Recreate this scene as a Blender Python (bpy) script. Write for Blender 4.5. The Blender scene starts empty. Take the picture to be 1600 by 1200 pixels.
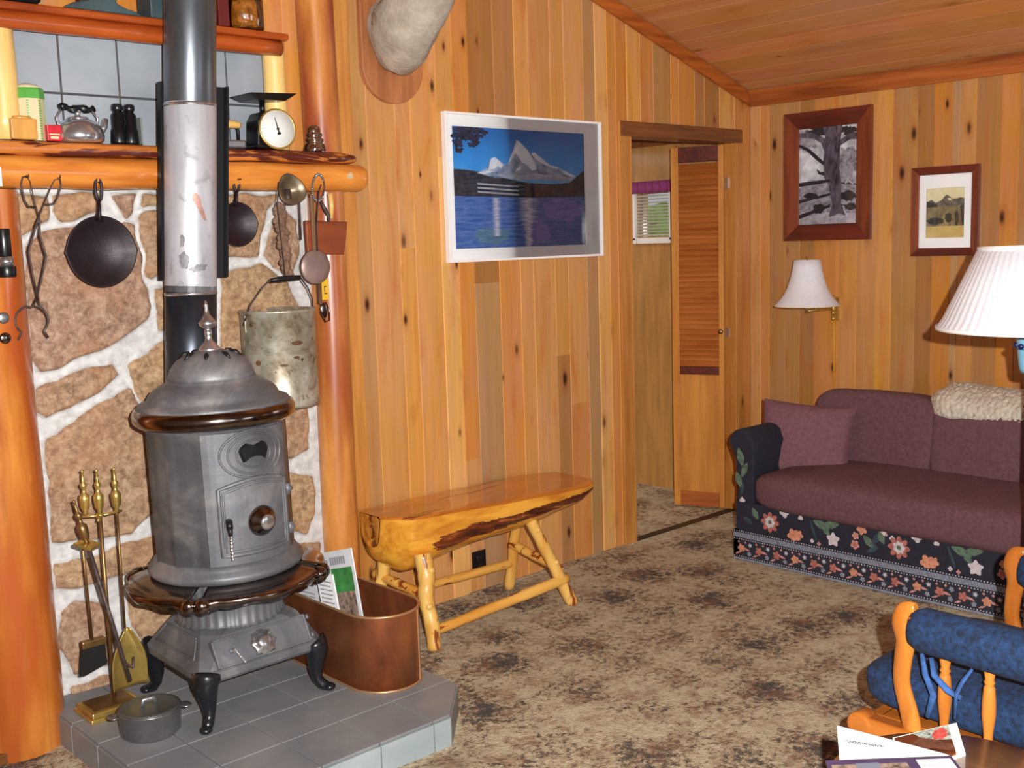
import bpy, bmesh, math, random
from mathutils import Vector, Matrix, noise
random.seed(7)
SC = bpy.context.scene
COL = SC.collection
PI = math.pi

def lin(c):
    out = []
    for v in c[:3]:
        v = v / 255.0
        out.append(v / 12.92 if v <= 0.04045 else ((v + 0.055) / 1.055) ** 2.4)
    return tuple(out) + (1.0,)

# ------------------------------------------------------------------ mesh builder
class MB:
    def __init__(s):
        s.bm = bmesh.new(); s.mi = 0; s.sm = False; s.cols = {}
    def v(s, p): return s.bm.verts.new(p)
    def f(s, vs, mi=None, sm=None):
        try: f = s.bm.faces.new(vs)
        except ValueError: return None
        f.material_index = s.mi if mi is None else mi
        f.smooth = s.sm if sm is None else sm
        return f
    def hexa(s, P):
        V = [s.v(p) for p in P]
        fs = []
        for q in ((0,3,2,1),(4,5,6,7),(0,1,5,4),(1,2,6,5),(2,3,7,6),(3,0,4,7)):
            fs.append(s.f([V[i] for i in q]))
        return fs
    def box(s, x0, x1, y0, y1, z0, z1, M=None):
        P = [Vector(p) for p in ((x0,y0,z0),(x1,y0,z0),(x1,y1,z0),(x0,y1,z0),(x0,y0,z1),(x1,y0,z1),(x1,y1,z1),(x0,y1,z1))]
        if M: P = [M @ p for p in P]
        return s.hexa(P)
    def tube(s, pts, r, seg=10, cap=True, sq=None):
        pts = [Vector(p) for p in pts]; n = len(pts)
        rs = r if isinstance(r, (list, tuple)) else [r] * n
        t = [(pts[min(i+1, n-1)] - pts[max(i-1, 0)]).normalized() for i in range(n)]
        up = Vector((0,0,1)) if abs(t[0].z) < .9 else Vector((1,0,0))
        a = t[0].cross(up).normalized(); rings = []
        for i in range(n):
            a = (a - t[i] * a.dot(t[i]))
            a = a.normalized() if a.length > 1e-6 else t[i].orthogonal().normalized()
            b = t[i].cross(a)
            k = sq if sq else (1, 1)
            rings.append([s.v(pts[i] + (a * math.cos(2*PI*j/seg) * k[0] + b * math.sin(2*PI*j/seg) * k[1]) * rs[i]) for j in range(seg)])
        for i in range(n-1):
            for j in range(seg):
                s.f([rings[i][j], rings[i][(j+1) % seg], rings[i+1][(j+1) % seg], rings[i+1][j]], sm=True)
        if cap:
            s.f(rings[0][::-1]); s.f(rings[-1])
    def ring(s, pts, r, seg=8):
        # closed tube
        pts = [Vector(p) for p in pts]; n = len(pts); rings = []
        nrm = Vector((0,0,0))
        for i in range(n): nrm += pts[i].cross(pts[(i+1) % n])
        nrm = nrm.normalized() if nrm.length > 1e-9 else Vector((0,0,1))
        c = sum(pts, Vector()) / n
        nrm = Vector((0,0,0))
        for i in range(n): nrm += (pts[i]-c).cross(pts[(i+1) % n]-c)
        nrm.normalize()
        for i in range(n):
            t = (pts[(i+1) % n] - pts[i-1]).normalized(); a = t.cross(nrm).normalized(); b = nrm
            rings.append([s.v(pts[i] + (a*math.cos(2*PI*j/seg) + b*math.sin(2*PI*j/seg)) * r) for j in range(seg)])
        for i in range(n):
            for j in range(seg):
                s.f([rings[i][j], rings[i][(j+1) % seg], rings[(i+1) % n][(j+1) % seg], rings[(i+1) % n][j]], sm=True)
    def lathe(s, prof, seg=32, M=None, fn=None, sm=True):
        M = M or Matrix.Identity(4); rings = []
        for (r, z) in prof:
            if r < 1e-5: rings.append([s.v(M @ Vector((0,0,z)))])
            else:
                row = []
                for j in range(seg):
                    a = 2*PI*j/seg
                    rr = fn(r, z, a) if fn else r
                    row.append(s.v(M @ Vector((rr*math.cos(a), rr*math.sin(a), z))))
                rings.append(row)
        for i in range(len(rings)-1):
            A, B = rings[i], rings[i+1]
            for j in range(seg):
                k = (j+1) % seg
                if len(A) == 1 and len(B) == 1: continue
                if len(A) == 1: s.f([A[0], B[j], B[k]][::1], sm=sm)
                elif len(B) == 1: s.f([A[j], A[k], B[0]], sm=sm)
                else: s.f([A[j], A[k], B[k], B[j]], sm=sm)
        if len(rings[0]) > 1: s.f(rings[0][::-1], sm=False)
        if len(rings[-1]) > 1: s.f(rings[-1], sm=False)
    def ext(s, pts, plane, a, b, M=None):
        def P(p, w):
            q = {'xy': (p[0], p[1], w), 'xz': (p[0], w, p[1]), 'yz': (w, p[0], p[1])}[plane]
            q = Vector(q); return M @ q if M else q
        A = [s.v(P(p, a)) for p in pts]; B = [s.v(P(p, b)) for p in pts]; n = len(pts)
        s.f(A[::-1]); s.f(B)
        for i in range(n): s.f([A[i], A[(i+1) % n], B[(i+1) % n], B[i]])
    def poly(s, pts, mi=None):
        return s.f([s.v(p) for p in pts], mi=mi, sm=False)
    def grid(s, fn, nu, nv, cu=False, cv=False, sm=True):
        G = [[s.v(fn(i/(nu if cu else nu-1) if nu > 1 else 0, j/(nv if cv else nv-1))) for j in range(nv)] for i in range(nu)]
        for i in range(nu if cu else nu-1):
            for j in range(nv if cv else nv-1):
                s.f([G[i][j], G[(i+1) % nu][j], G[(i+1) % nu][(j+1) % nv], G[i][(j+1) % nv]], sm=sm)
        return G
    def sq(s, c, h, e1=.35, e2=.35, nu=28, nv=16, M=None, amp=0, fr=6, seed=0):
        # superellipsoid (cushions, blobs)
        def g(w, e): return math.copysign(abs(w) ** e, w)
        M = M or Matrix.Identity(3); c = Vector(c); rows = []
        for j in range(nv+1):
            p = -PI/2 + PI*j/nv; row = []
            for i in range(nu if 0 < j < nv else 1):
                t = 2*PI*i/nu
                q = Vector((h[0]*g(math.cos(p), e1)*g(math.cos(t), e2), h[1]*g(math.cos(p), e1)*g(math.sin(t), e2), h[2]*g(math.sin(p), e1)))
                if amp:
                    d = noise.noise((q*fr) + Vector((seed*3.1, seed, 0))) * amp
                    q += q.normalized() * d
                row.append(s.v(c + M @ q))
            rows.append(row)
        for j in range(nv):
            A, B = rows[j], rows[j+1]
            for i in range(nu):
                k = (i+1) % nu
                if len(A) == 1: s.f([A[0], B[k], B[i]], sm=True)
                elif len(B) == 1: s.f([A[i], A[k], B[0]], sm=True)
                else: s.f([A[i], A[k], B[k], B[i]], sm=True)
    def build(s, name, mats, parent=None, loc=None, bevel=0, sub=0, world=True, solid=0, fixn=True, autos=False):
        if fixn and s.bm.faces: bmesh.ops.recalc_face_normals(s.bm, faces=s.bm.faces[:])
        me = bpy.data.meshes.new(name); s.bm.to_mesh(me); s.bm.free()
        for m in (mats if isinstance(mats, (list, tuple)) else [mats]): me.materials.append(m)
        o = bpy.data.objects.new(name, me); COL.objects.link(o)
        if parent is not None:
            root = parent
            while root.parent: root = root.parent
            o.parent = parent
            if world:
                R = Matrix.Translation(Vector(root.location)) @ root.rotation_euler.to_matrix().to_4x4()
                me.transform(R.inverted())
        elif loc is not None:
            o.location = loc
            if world: me.transform(Matrix.Translation(-Vector(loc)))
        if bevel:
            b = o.modifiers.new('Bevel', 'BEVEL'); b.width = bevel; b.segments = 2; b.limit_method = 'ANGLE'; b.angle_limit = .6
        if sub:
            b = o.modifiers.new('Sub', 'SUBSURF'); b.levels = sub; b.render_levels = sub
        if solid:
            b = o.modifiers.new('Solid', 'SOLIDIFY'); b.thickness = solid; b.offset = 0
        return o

def tag(o, label, cat, group=None, kind=None):
    o['label'] = label; o['category'] = cat
    if group: o['group'] = group
    if kind: o['kind'] = kind
    return o
def thing(name, label, cat, loc=(0,0,0), rotz=0, group=None):
    o = bpy.data.objects.new(name, None); COL.objects.link(o)
    o.location = loc; o.rotation_euler = (0,0,rotz); o.empty_display_size = .05
    return tag(o, label, cat, group)
def struct(o, label=None, cat=None):
    o['kind'] = 'structure'
    if label: o['label'] = label
    if cat: o['category'] = cat
    return o
def rot(ax, ang): return Matrix.Rotation(ang, 4, ax)
def T(x, y, z): return Matrix.Translation((x, y, z))

# ------------------------------------------------------------------ materials
class NT:
    def __init__(s, name):
        s.m = bpy.data.materials.new(name); s.m.use_nodes = True
        s.t = s.m.node_tree; s.b = s.t.nodes['Principled BSDF']
    def n(s, typ, **k):
        nd = s.t.nodes.new(typ)
        for a, v in k.items(): setattr(nd, a, v)
        return nd
    def l(s, a, b): s.t.links.new(a, b)
    def setb(s, **k):
        for a, v in k.items():
            s.b.inputs[a.replace('_', ' ')].default_value = v
    def coord(s, scale=(1,1,1), rotv=(0,0,0), loc=(0,0,0), gen=False):
        tc = s.n('ShaderNodeTexCoord'); mp = s.n('ShaderNodeMapping')
        mp.inputs['Scale'].default_value = scale; mp.inputs['Rotation'].default_value = rotv; mp.inputs['Location'].default_value = loc
        s.l(tc.outputs['Generated' if gen else 'Object'], mp.inputs[0]); return mp.outputs[0]
    def noise(s, vec, scale=5, detail=4, rough=.55, dist=0):
        n = s.n('ShaderNodeTexNoise'); n.inputs['Scale'].default_value = scale; n.inputs['Detail'].default_value = detail
        n.inputs['Roughness'].default_value = rough; n.inputs['Distortion'].default_value = dist
        s.l(vec, n.inputs['Vector']); return n.outputs['Fac']
    def ramp(s, fac, stops, interp='LINEAR'):
        r = s.n('ShaderNodeValToRGB'); cr = r.color_ramp; cr.interpolation = interp
        while len(cr.elements) < len(stops): cr.elements.new(.5)
        for e, (p, c) in zip(cr.elements, stops):
            e.position = p; e.color = lin(c) if len(c) == 3 and max(c) > 1.001 else (tuple(c) + (1,))[:4]
        s.l(fac, r.inputs[0]); return r.outputs[0]
    def mix(s, fac, a, b, mode='MIX'):
        m = s.n('ShaderNodeMix', data_type='RGBA', blend_type=mode)
        for sock, val in ((m.inputs[0], fac), (m.inputs[6], a), (m.inputs[7], b)):
            if isinstance(val, (int, float)): sock.default_value = val
            elif isinstance(val, tuple): sock.default_value = val
            else: s.l(val, sock)
        return m.outputs[2]
    def math(s, op, a, b=0, c=None):
        m = s.n('ShaderNodeMath', operation=op)
        for i, val in enumerate((a, b, c)):
            if val is None: continue
            if isinstance(val, (int, float)): m.inputs[i].default_value = val
            else: s.l(val, m.inputs[i])
        return m.outputs[0]
    def bump(s, h, strength=.3, dist=.01):
        b = s.n('ShaderNodeBump'); b.inputs['Strength'].default_value = strength; b.inputs['Distance'].default_value = dist
        s.l(h, b.inputs['Height']); s.l(b.outputs[0], s.b.inputs['Normal'])

def plain(name, c, rough=.6, metal=0, spec=.5, var=0, vs=8, coat=0, bump=0, bs=60, **k):
    n = NT(name); n.setb(Roughness=rough, Metallic=metal, Specular_IOR_Level=spec, Coat_Weight=coat, Coat_Roughness=.1)
    if var:
        f = n.noise(n.coord(), vs, 5, .6)
        d = tuple(max(0, x*(1-var)) for x in c); u = tuple(min(255, x*(1+var)) for x in c)
        n.l(n.ramp(f, [(.3, d), (.7, u)]), n.b.inputs['Base Color'])
    else: n.b.inputs['Base Color'].default_value = lin(c)
    if bump: n.bump(n.noise(n.coord(), bs, 4), bump, .004)
    for a, v in k.items(): n.b.inputs[a.replace('_', ' ')].default_value = v
    return n.m

def wood(name, dark, light, axis='z', rough=.4, stretch=14, knots=0, coat=.2, sc=3.0, streak=None, bmp=.08, redd=None):
    n = NT(name); n.setb(Roughness=rough, Coat_Weight=coat, Coat_Roughness=.12)
    s3 = {'x': (1, stretch, stretch), 'y': (stretch, 1, stretch), 'z': (stretch, stretch, 1)}[axis]
    v = n.coord(scale=s3)
    f1 = n.noise(v, sc, 6, .6, .4); f2 = n.noise(v, sc*.35, 2, .5, .6)
    f = n.math('ADD', n.math('MULTIPLY', f1, .55), n.math('MULTIPLY', f2, .45))
    col = n.ramp(f, [(.36, dark), (.62, light)])
    if redd:
        big = n.noise(n.coord(scale={'x': (.5,2,2), 'y': (2,.5,2), 'z': (2,2,.5)}[axis]), 2.2, 3, .5)
        col = n.mix(n.ramp(big, [(.45, (0.,0.,0.)), (.62, (1.,1.,1.))]), col, lin(redd))
    if streak:
        big = n.noise(n.coord(scale={'x': (1.2,9,9), 'y': (9,1.2,9), 'z': (9,9,1.2)}[axis]), 2.0, 4, .6, .5)
        col = n.mix(n.ramp(big, [(streak[1], (0.,0.,0.)), (streak[1]+.03, (1.,1.,1.))]), col, lin(streak[0]))
    if knots:
        kv = {'x': (3, 9, 9), 'y': (9, 3, 9), 'z': (9, 9, 3)}[axis]
        vo = n.n('ShaderNodeTexVoronoi'); n.l(n.coord(scale=kv), vo.inputs['Vector']); vo.inputs['Scale'].default_value = knots
        col = n.mix(n.ramp(vo.outputs['Distance'], [(.04, (1.,1.,1.)), (.14, (0.,0.,0.))]), col, lin((70, 32, 14)))
    n.l(col, n.b.inputs['Base Color']); n.bump(f1, bmp, .004)
    return n.m

def board_mat(name, axis_u, gloss=.38, dens=.45, knot=(64, 30, 14)):
    """panelling boards: per-board tone and offset come from attributes; grain and knots are procedural"""
    n = NT(name); n.setb(Roughness=gloss, Coat_Weight=.25, Coat_Roughness=.18, Specular_IOR_Level=.4)
    at = n.n('ShaderNodeAttribute', attribute_name='tone'); ao = n.n('ShaderNodeAttribute', attribute_name='shift')
    tc = n.n('ShaderNodeTexCoord'); sep = n.n('ShaderNodeSeparateXYZ'); n.l(tc.outputs['Object'], sep.inputs[0])
    u, w = {'x': (sep.outputs[0], sep.outputs[2]), 'y': (sep.outputs[1], sep.outputs[2]), 'c': (sep.outputs[0], sep.outputs[1])}[axis_u]
    def vec(su, sw, so):
        c = n.n('ShaderNodeCombineXYZ'); n.l(n.math('MULTIPLY', u, su), c.inputs[0]); n.l(n.math('MULTIPLY', w, sw), c.inputs[1])
        n.l(n.math('MULTIPLY', ao.outputs['Fac'], so), c.inputs[2]); return c.outputs[0]
    g1 = n.noise(vec(55, 1.6, 31), 1.6, 6, .62, .35)
    g2 = n.noise(vec(18, 1.1, 17), 1.5, 4, .6, 1.0)
    big = n.noise(vec(7, 2.2, 57), 1.0, 3, .6)
    k1 = n.n('ShaderNodeTexVoronoi'); n.l(vec(11, 4.4, 40), k1.inputs['Vector']); k1.inputs['Scale'].default_value = 1
    kc = n.n('ShaderNodeSeparateColor'); n.l(k1.outputs['Color'], kc.inputs[0])
    gate = n.math('LESS_THAN', kc.outputs[0], dens)
    kr = n.math('ADD', .045, n.math('MULTIPLY', kc.outputs[1], .085))
    d = n.math('DIVIDE', k1.outputs['Distance'], kr)
    core = n.math('MULTIPLY', gate, n.math('SUBTRACT', 1, n.math('SMOOTH_MIN', n.math('MAXIMUM', n.math('SUBTRACT', d, .6), 0), 1, .2)))
    halo = n.math('MULTIPLY', gate, n.math('MAXIMUM', n.math('SUBTRACT', 1, n.math('DIVIDE', d, 3.2)), 0))
    g3 = n.noise(vec(26, .35, 73), 1.0, 3, .6, .3)
    val = n.math('ADD', .55, n.math('ADD', n.math('MULTIPLY', g1, .30), n.math('ADD', n.math('MULTIPLY', g2, .36), n.math('MULTIPLY', g3, .28))))
    hs = n.n('ShaderNodeHueSaturation'); n.l(at.outputs['Color'], hs.inputs['Color']); n.l(val, hs.inputs['Value'])
    n.l(n.math('ADD', .480, n.math('MULTIPLY', big, .03)), hs.inputs['Hue']); n.l(n.math('ADD', .84, n.math('MULTIPLY', big, .30)), hs.inputs['Saturation'])
    col = hs.outputs[0]
    patch = n.ramp(n.noise(vec(12, 1.8, 91), 1.1, 4, .6, .6), [(.54, (0.,0.,0.)), (.70, (1.,1.,1.))])
    col = n.mix(n.math('MULTIPLY', patch, .45), col, lin((190, 98, 34)))
    col = n.mix(n.math('MULTIPLY', halo, .5), col, lin((150, 74, 26)))
    col = n.mix(n.math('MINIMUM', core, 1), col, lin(knot))
    n.l(col, n.b.inputs['Base Color'])
    n.bump(g1, .08, .003)
    return n.m

def boards(name, edges, segs, place, mat, tones, gap=.0028, depth=.006, label=None):
    """edges: board boundaries along u. place(u, w, d)->point (d = out of the wall)."""
    mb = MB(); L1 = mb.bm.loops.layers.float_color.new('tone'); L2 = mb.bm.loops.layers.float.new('shift')
    rnd = random.Random(hash(name) % 1000 if False else sum(map(ord, name)))
    for i in range(len(edges)-1):
        u0, u1 = edges[i], edges[i+1]
        if abs(u1-u0) < .004: continue
        for (w0, w1, top) in segs(u0, u1, i, rnd):
            tone = tones(i, u0, w0, rnd); sh = rnd.random()
            a, b = min(u0, u1), max(u0, u1); g = gap
            # profile across a board: V groove, face
            P = [(a, -depth), (a+g, 0), (b-g, 0), (b, -depth)]
            w1a, w1b = (w1, w1) if top is None else (top(a), top(b))
            lo = [mb.v(place(p, w0, d)) for p, d in P]
            hi = [mb.v(place(p, (w1a + (w1b-w1a)*(p-a)/(b-a)), d)) for p, d in P]
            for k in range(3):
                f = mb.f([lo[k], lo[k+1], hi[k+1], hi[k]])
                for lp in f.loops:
                    c = tone if k == 1 else tuple(min(1, x*(1.35 if k == 0 else .4)) for x in tone[:3]) + (1,)  # left bevel brightened as a painted flash glint, right bevel darkened as shade
                    lp[L1] = c; lp[L2] = sh
    o = mb.build(name, mat, fixn=False)
    return o
# ------------------------------------------------------------------ shared materials
M = {}
M['boards'] = board_mat('pine_boards_x', 'x', dens=.58); M['boardsB'] = board_mat('pine_boards_y', 'y', dens=.6)
M['ceil'] = board_mat('ceiling_boards', 'c', gloss=.5, dens=.3)
M['trim'] = wood('rough_trim', (132, 62, 22), (190, 104, 42), 'y', .45, knots=0)
M['trimx'] = wood('rough_trim_x', (140, 66, 22), (196, 108, 42), 'x', .45)
M['trimdark'] = wood('dark_trim', (96, 56, 28), (142, 86, 42), 'x', .5)
M['trimz'] = wood('jamb_trim', (178, 112, 48), (208, 144, 72), 'z', .4, knots=1.0)
M['log'] = wood('log_orange', (166, 88, 30), (222, 144, 62), 'z', .3, stretch=7, knots=.8, coat=.5, redd=(180, 84, 32))
M['logr'] = wood('log_red', (176, 104, 42), (228, 156, 80), 'z', .35, stretch=7, knots=.8, coat=.4, redd=(160, 78, 44))
M['logx'] = wood('log_mantel', (188, 100, 32), (238, 158, 70), 'x', .3, stretch=8, coat=.5)
M['slab'] = wood('slab_mantel', (150, 78, 28), (212, 128, 56), 'x', .35, stretch=7, coat=.4, streak=((84, 30, 20), .52))
M['slabred'] = wood('slab_red', (128, 48, 14), (196, 92, 30), 'x', .35, stretch=7, coat=.4)
M['pale'] = wood('peeled_pale', (214, 160, 84), (246, 208, 130), 'z', .4, stretch=7, coat=.3, knots=.8)
M['bench'] = wood('bench_slab', (160, 78, 18), (222, 136, 44), 'x', .12, stretch=6, coat=.8, streak=((120, 48, 18), .60))
M['benchside'] = wood('bench_side', (206, 132, 36), (236, 176, 74), 'x', .2, stretch=5, coat=.6)
M['bark'] = wood('bench_bark', (60, 22, 8), (120, 56, 20), 'x', .4, stretch=5, coat=.4, streak=((198, 112, 46), .6))
M['juniper'] = wood('juniper_leg', (208, 140, 50), (244, 200, 112), 'z', .3, stretch=5, coat=.4, streak=((140, 66, 24), .60))
M['juniperx'] = wood('juniper_rail', (212, 138, 48), (244, 190, 96), 'x', .3, stretch=5, coat=.4, streak=((140, 62, 22), .57))
M['oak'] = wood('oak_glider', (160, 86, 28), (206, 126, 50), 'z', .25, stretch=8, coat=.6)
M['oaky'] = wood('oak_glider_y', (156, 82, 26), (200, 120, 46), 'y', .25, stretch=8, coat=.6)
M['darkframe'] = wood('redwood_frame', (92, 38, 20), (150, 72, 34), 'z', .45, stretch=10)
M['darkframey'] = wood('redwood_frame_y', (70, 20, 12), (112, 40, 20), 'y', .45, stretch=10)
M['plaque'] = wood('plaque_wood', (150, 88, 52), (196, 126, 80), 'z', .45, stretch=8)
M['louver'] = wood('louver_wood', (172, 92, 38), (204, 124, 58), 'x', .45, stretch=8)
M['doorframe'] = wood('bifold_frame', (190, 118, 44), (222, 150, 66), 'z', .4, stretch=10)
M['hallwood'] = wood('hall_panel', (160, 114, 58), (200, 148, 84), 'z', .5, stretch=9)
M['cutboard'] = wood('red_cleaver', (104, 46, 22), (142, 68, 34), 'x', .45, stretch=6)
M['boxwood'] = wood('pine_block', (178, 118, 46), (216, 158, 76), 'z', .4, stretch=8)

def iron_mat():
    n = NT('stove_iron'); v = n.coord()
    f = n.noise(v, 3.2, 6, .65, .6); g = n.noise(v, 14, 5, .6)
    c = n.ramp(f, [(.3, (74, 75, 80)), (.52, (108, 109, 114)), (.70, (158, 154, 152))])
    c = n.mix(n.math('MULTIPLY', n.ramp(g, [(.5, (0.,0.,0.)), (.75, (1.,1.,1.))]), .3), c, lin((134, 120, 112)))
    n.l(c, n.b.inputs['Base Color']); n.setb(Metallic=.35, Roughness=.5)
    n.bump(n.noise(v, 160, 3), .15, .002); return n.m
M['iron'] = iron_mat()
M['legiron'] = plain('enamel_iron', (30, 32, 36), .28, .3, coat=.3)
M['nickel'] = plain('tarnished_nickel', (120, 108, 102), .16, 1, var=.25, vs=9)
M['bright'] = plain('bright_nickel', (196, 194, 196), .24, .9, var=.12, vs=14)
M['chrome'] = plain('chrome', (214, 216, 222), .2, .9)
M['brass'] = plain('brass', (212, 180, 100), .3, .8, var=.12, vs=12)
M['brassdark'] = plain('aged_brass', (140, 108, 66), .35, .8, var=.2, vs=12)
M['blackiron'] = plain('cast_iron', (38, 26, 30), .42, .3, var=.2, vs=20, bump=.2, bs=300)
M['rustiron'] = plain('wrought_iron', (72, 58, 54), .55, .4, var=.3, vs=40)
M['black'] = plain('black_enamel', (16, 16, 18), .3)
M['blackm'] = plain('matte_black_steel', (24, 24, 27), .45, .2)
M['pot'] = plain('steel_pot', (150, 148, 150), .33, .85, var=.1, vs=10)
M['white'] = plain('white_card', (248, 246, 246), .5)
M['paper'] = plain('newsprint', (222, 222, 226), .7, var=.04, vs=20)
M['paper2'] = plain('white_paper', (250, 248, 250), .6)
M['greyink'] = plain('grey_ink', (150, 150, 158), .7)
M['ink'] = plain('dark_ink', (60, 58, 70), .7)
M['green'] = plain('green_photo', (60, 128, 62), .6, var=.2, vs=20)
M['brownphoto'] = plain('brown_photo', (122, 104, 92), .6, var=.45, vs=60)
M['shade'] = plain('lamp_shade_fabric', (232, 232, 240), .75, var=.02, vs=90, bump=.25, bs=300)
M['bluebase'] = plain('sky_blue_ceramic', (126, 190, 222), .2, coat=.4)
M['navyink'] = plain('navy_glaze', (30, 36, 90), .2)
M['denim'] = plain('blue_denim', (19, 40, 70), .9, var=.5, vs=70, bump=.4, bs=260)
M['denimtie'] = plain('denim_tie', (48, 84, 140), .85, var=.2, vs=60)
M['plum'] = plain('plum_chenille', (102, 68, 74), .9, var=.12, vs=60, bump=.5, bs=420)
M['pinkplum'] = plain('dusty_plum_pillow', (120, 80, 88), .9, var=.10, vs=60, bump=.5, bs=420)
M['navy'] = plain('navy_fabric', (30, 30, 46), .85, var=.15, vs=30, bump=.3, bs=400)
M['cream'] = plain('cream_yarn', (206, 196, 176), .9, var=.08, vs=20)
M['hallwhite'] = plain('white_plaster', (225, 224, 222), .7)
M['purple'] = plain('purple_valance', (150, 62, 120), .8)
M['blind'] = plain('white_blind', (236, 236, 226), .5)
M['red'] = plain('red_tin', (190, 28, 40), .35, var=.15, vs=60)
M['tincream'] = plain('cream_tin', (214, 198, 158), .4)
M['tingreen'] = plain('green_tin', (86, 160, 66), .4)
M['furgrey'] = plain('fur', (176, 164, 150), .95, var=.12, vs=14, bump=.9, bs=70)
M['horn'] = plain('horn', (60, 50, 42), .5)
M['grout'] = plain('pale_mortar', (196, 190, 186), .9)
M['yellow'] = plain('yellow_label', (226, 176, 40), .45)
M['leather'] = plain('aged_leather', (90, 58, 34), .6, var=.2)
M['amber'] = plain('amber_beads', (190, 110, 40), .2, var=.4, vs=50)
M['slate'] = plain('slate_blue_iron', (62, 80, 84), .5, .2, var=.15)

def glass(name, c=(235, 240, 238), rough=.03, alpha=.12):
    n = NT(name); t = n.t
    tr = n.n('ShaderNodeBsdfTransparent'); gl = n.n('ShaderNodeBsdfGlossy'); gl.inputs['Roughness'].default_value = rough
    tr.inputs['Color'].default_value = lin(c)
    fr = n.n('ShaderNodeFresnel'); fr.inputs['IOR'].default_value = 1.5
    mx = n.n('ShaderNodeMixShader'); n.l(n.math('ADD', fr.outputs[0], alpha - .12), mx.inputs[0]); n.l(tr.outputs[0], mx.inputs[1]); n.l(gl.outputs[0], mx.inputs[2])
    n.l(mx.outputs[0], t.nodes['Material Output'].inputs['Surface']); return n.m
M['pane'] = glass('clear_pane', (255, 255, 255)); M['jarglass'] = glass('jar_glass', (222, 226, 220), .04, .2)
M['insul'] = glass('insulator_glass', (238, 238, 234), .1, .34)

def carpet_mat():
    n = NT('patterned_carpet'); v = n.coord()
    big = n.noise(v, 3.6, 3, .55, .5); mid = n.noise(v, 9, 5, .68, .8); mid2 = n.noise(n.coord(loc=(5, 3, 0)), 9, 8, .78, .3); fine = n.noise(v, 110, 3, .7)
    vo = n.n('ShaderNodeTexVoronoi'); n.l(v, vo.inputs['Vector']); vo.inputs['Scale'].default_value = 3.6; vo.inputs['Randomness'].default_value = .6
    # clusters of leaves: dark around the centre of each repeat
    f = n.math('ADD', n.math('MULTIPLY', vo.outputs['Distance'], .62), n.math('ADD', n.math('MULTIPLY', n.math('SUBTRACT', mid, .5), .75), n.math('MULTIPLY', n.math('SUBTRACT', n.noise(v, 38, 4, .75, .2), .5), 1.5)))
    f = n.math('ADD', f, n.math('MULTIPLY', n.math('SUBTRACT', fine, .5), .5))
    c = n.ramp(f, [(.0, (58, 50, 44)), (.13, (98, 80, 64)), (.23, (164, 142, 110)), (.34, (196, 178, 144)), (.6, (212, 198, 166))])
    rust = n.ramp(n.math('ADD', mid2, n.math('MULTIPLY', n.math('SUBTRACT', fine, .5), .2)), [(.51, (0.,0.,0.)), (.57, (1.,1.,1.))])
    c = n.mix(n.math('MULTIPLY', rust, .5), c, lin((150, 98, 64)))
    plum = n.ramp(n.noise(n.coord(loc=(1, 9, 0)), 10, 8, .78), [(.56, (0.,0.,0.)), (.68, (1.,1.,1.))])
    c = n.mix(n.math('MULTIPLY', plum, .5), c, lin((92, 66, 56)))
    ol = n.ramp(n.noise(n.coord(loc=(7, 2, 0)), 12, 8, .78), [(.56, (0.,0.,0.)), (.68, (1.,1.,1.))])
    c = n.mix(n.math('MULTIPLY', ol, .5), c, lin((96, 92, 58)))
    hs = n.n('ShaderNodeHueSaturation'); n.l(c, hs.inputs['Color']); n.l(n.math('ADD', .74, n.math('MULTIPLY', fine, .52)), hs.inputs['Value'])
    n.l(hs.outputs[0], n.b.inputs['Base Color']); n.setb(Roughness=.95, Specular_IOR_Level=.1, Sheen_Weight=.15)
    n.bump(n.math('ADD', fine, n.math('MULTIPLY', mid, .6)), .9, .012); return n.m
M['carpet'] = carpet_mat()

def stone_mat():
    n = NT('fieldstone'); v = n.coord()
    a = n.n('ShaderNodeAttribute', attribute_name='stone'); t = n.n('ShaderNodeAttribute', attribute_name='hue')
    f = n.noise(v, 34, 8, .78, .3); g = n.noise(v, 5, 4, .6, .6)
    c1 = n.ramp(f, [(.3, (100, 76, 56)), (.47, (168, 134, 100)), (.62, (206, 174, 134))])
    c2 = n.ramp(f, [(.3, (92, 72, 64)), (.47, (156, 120, 98)), (.62, (194, 162, 140))])
    c = n.mix(t.outputs['Fac'], c1, c2)
    c = n.mix(n.math('MULTIPLY', n.ramp(g, [(.45, (0.,0.,0.)), (.65, (1.,1.,1.))]), .35), c, lin((176, 120, 76)))
    gr = n.ramp(n.noise(v, 30, 5, .6), [(.3, (188, 184, 182)), (.7, (230, 228, 226))])
    k = n.math('ADD', a.outputs['Fac'], n.math('MULTIPLY', n.math('SUBTRACT', n.noise(v, 60, 3), .5), .5))
    k = n.ramp(k, [(.42, (0.,0.,0.)), (.58, (1.,1.,1.))])
    n.l(n.mix(k, gr, c), n.b.inputs['Base Color']); n.setb(Roughness=.85)
    n.bump(f, .6, .012); return n.m
M['stone'] = stone_mat()

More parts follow.
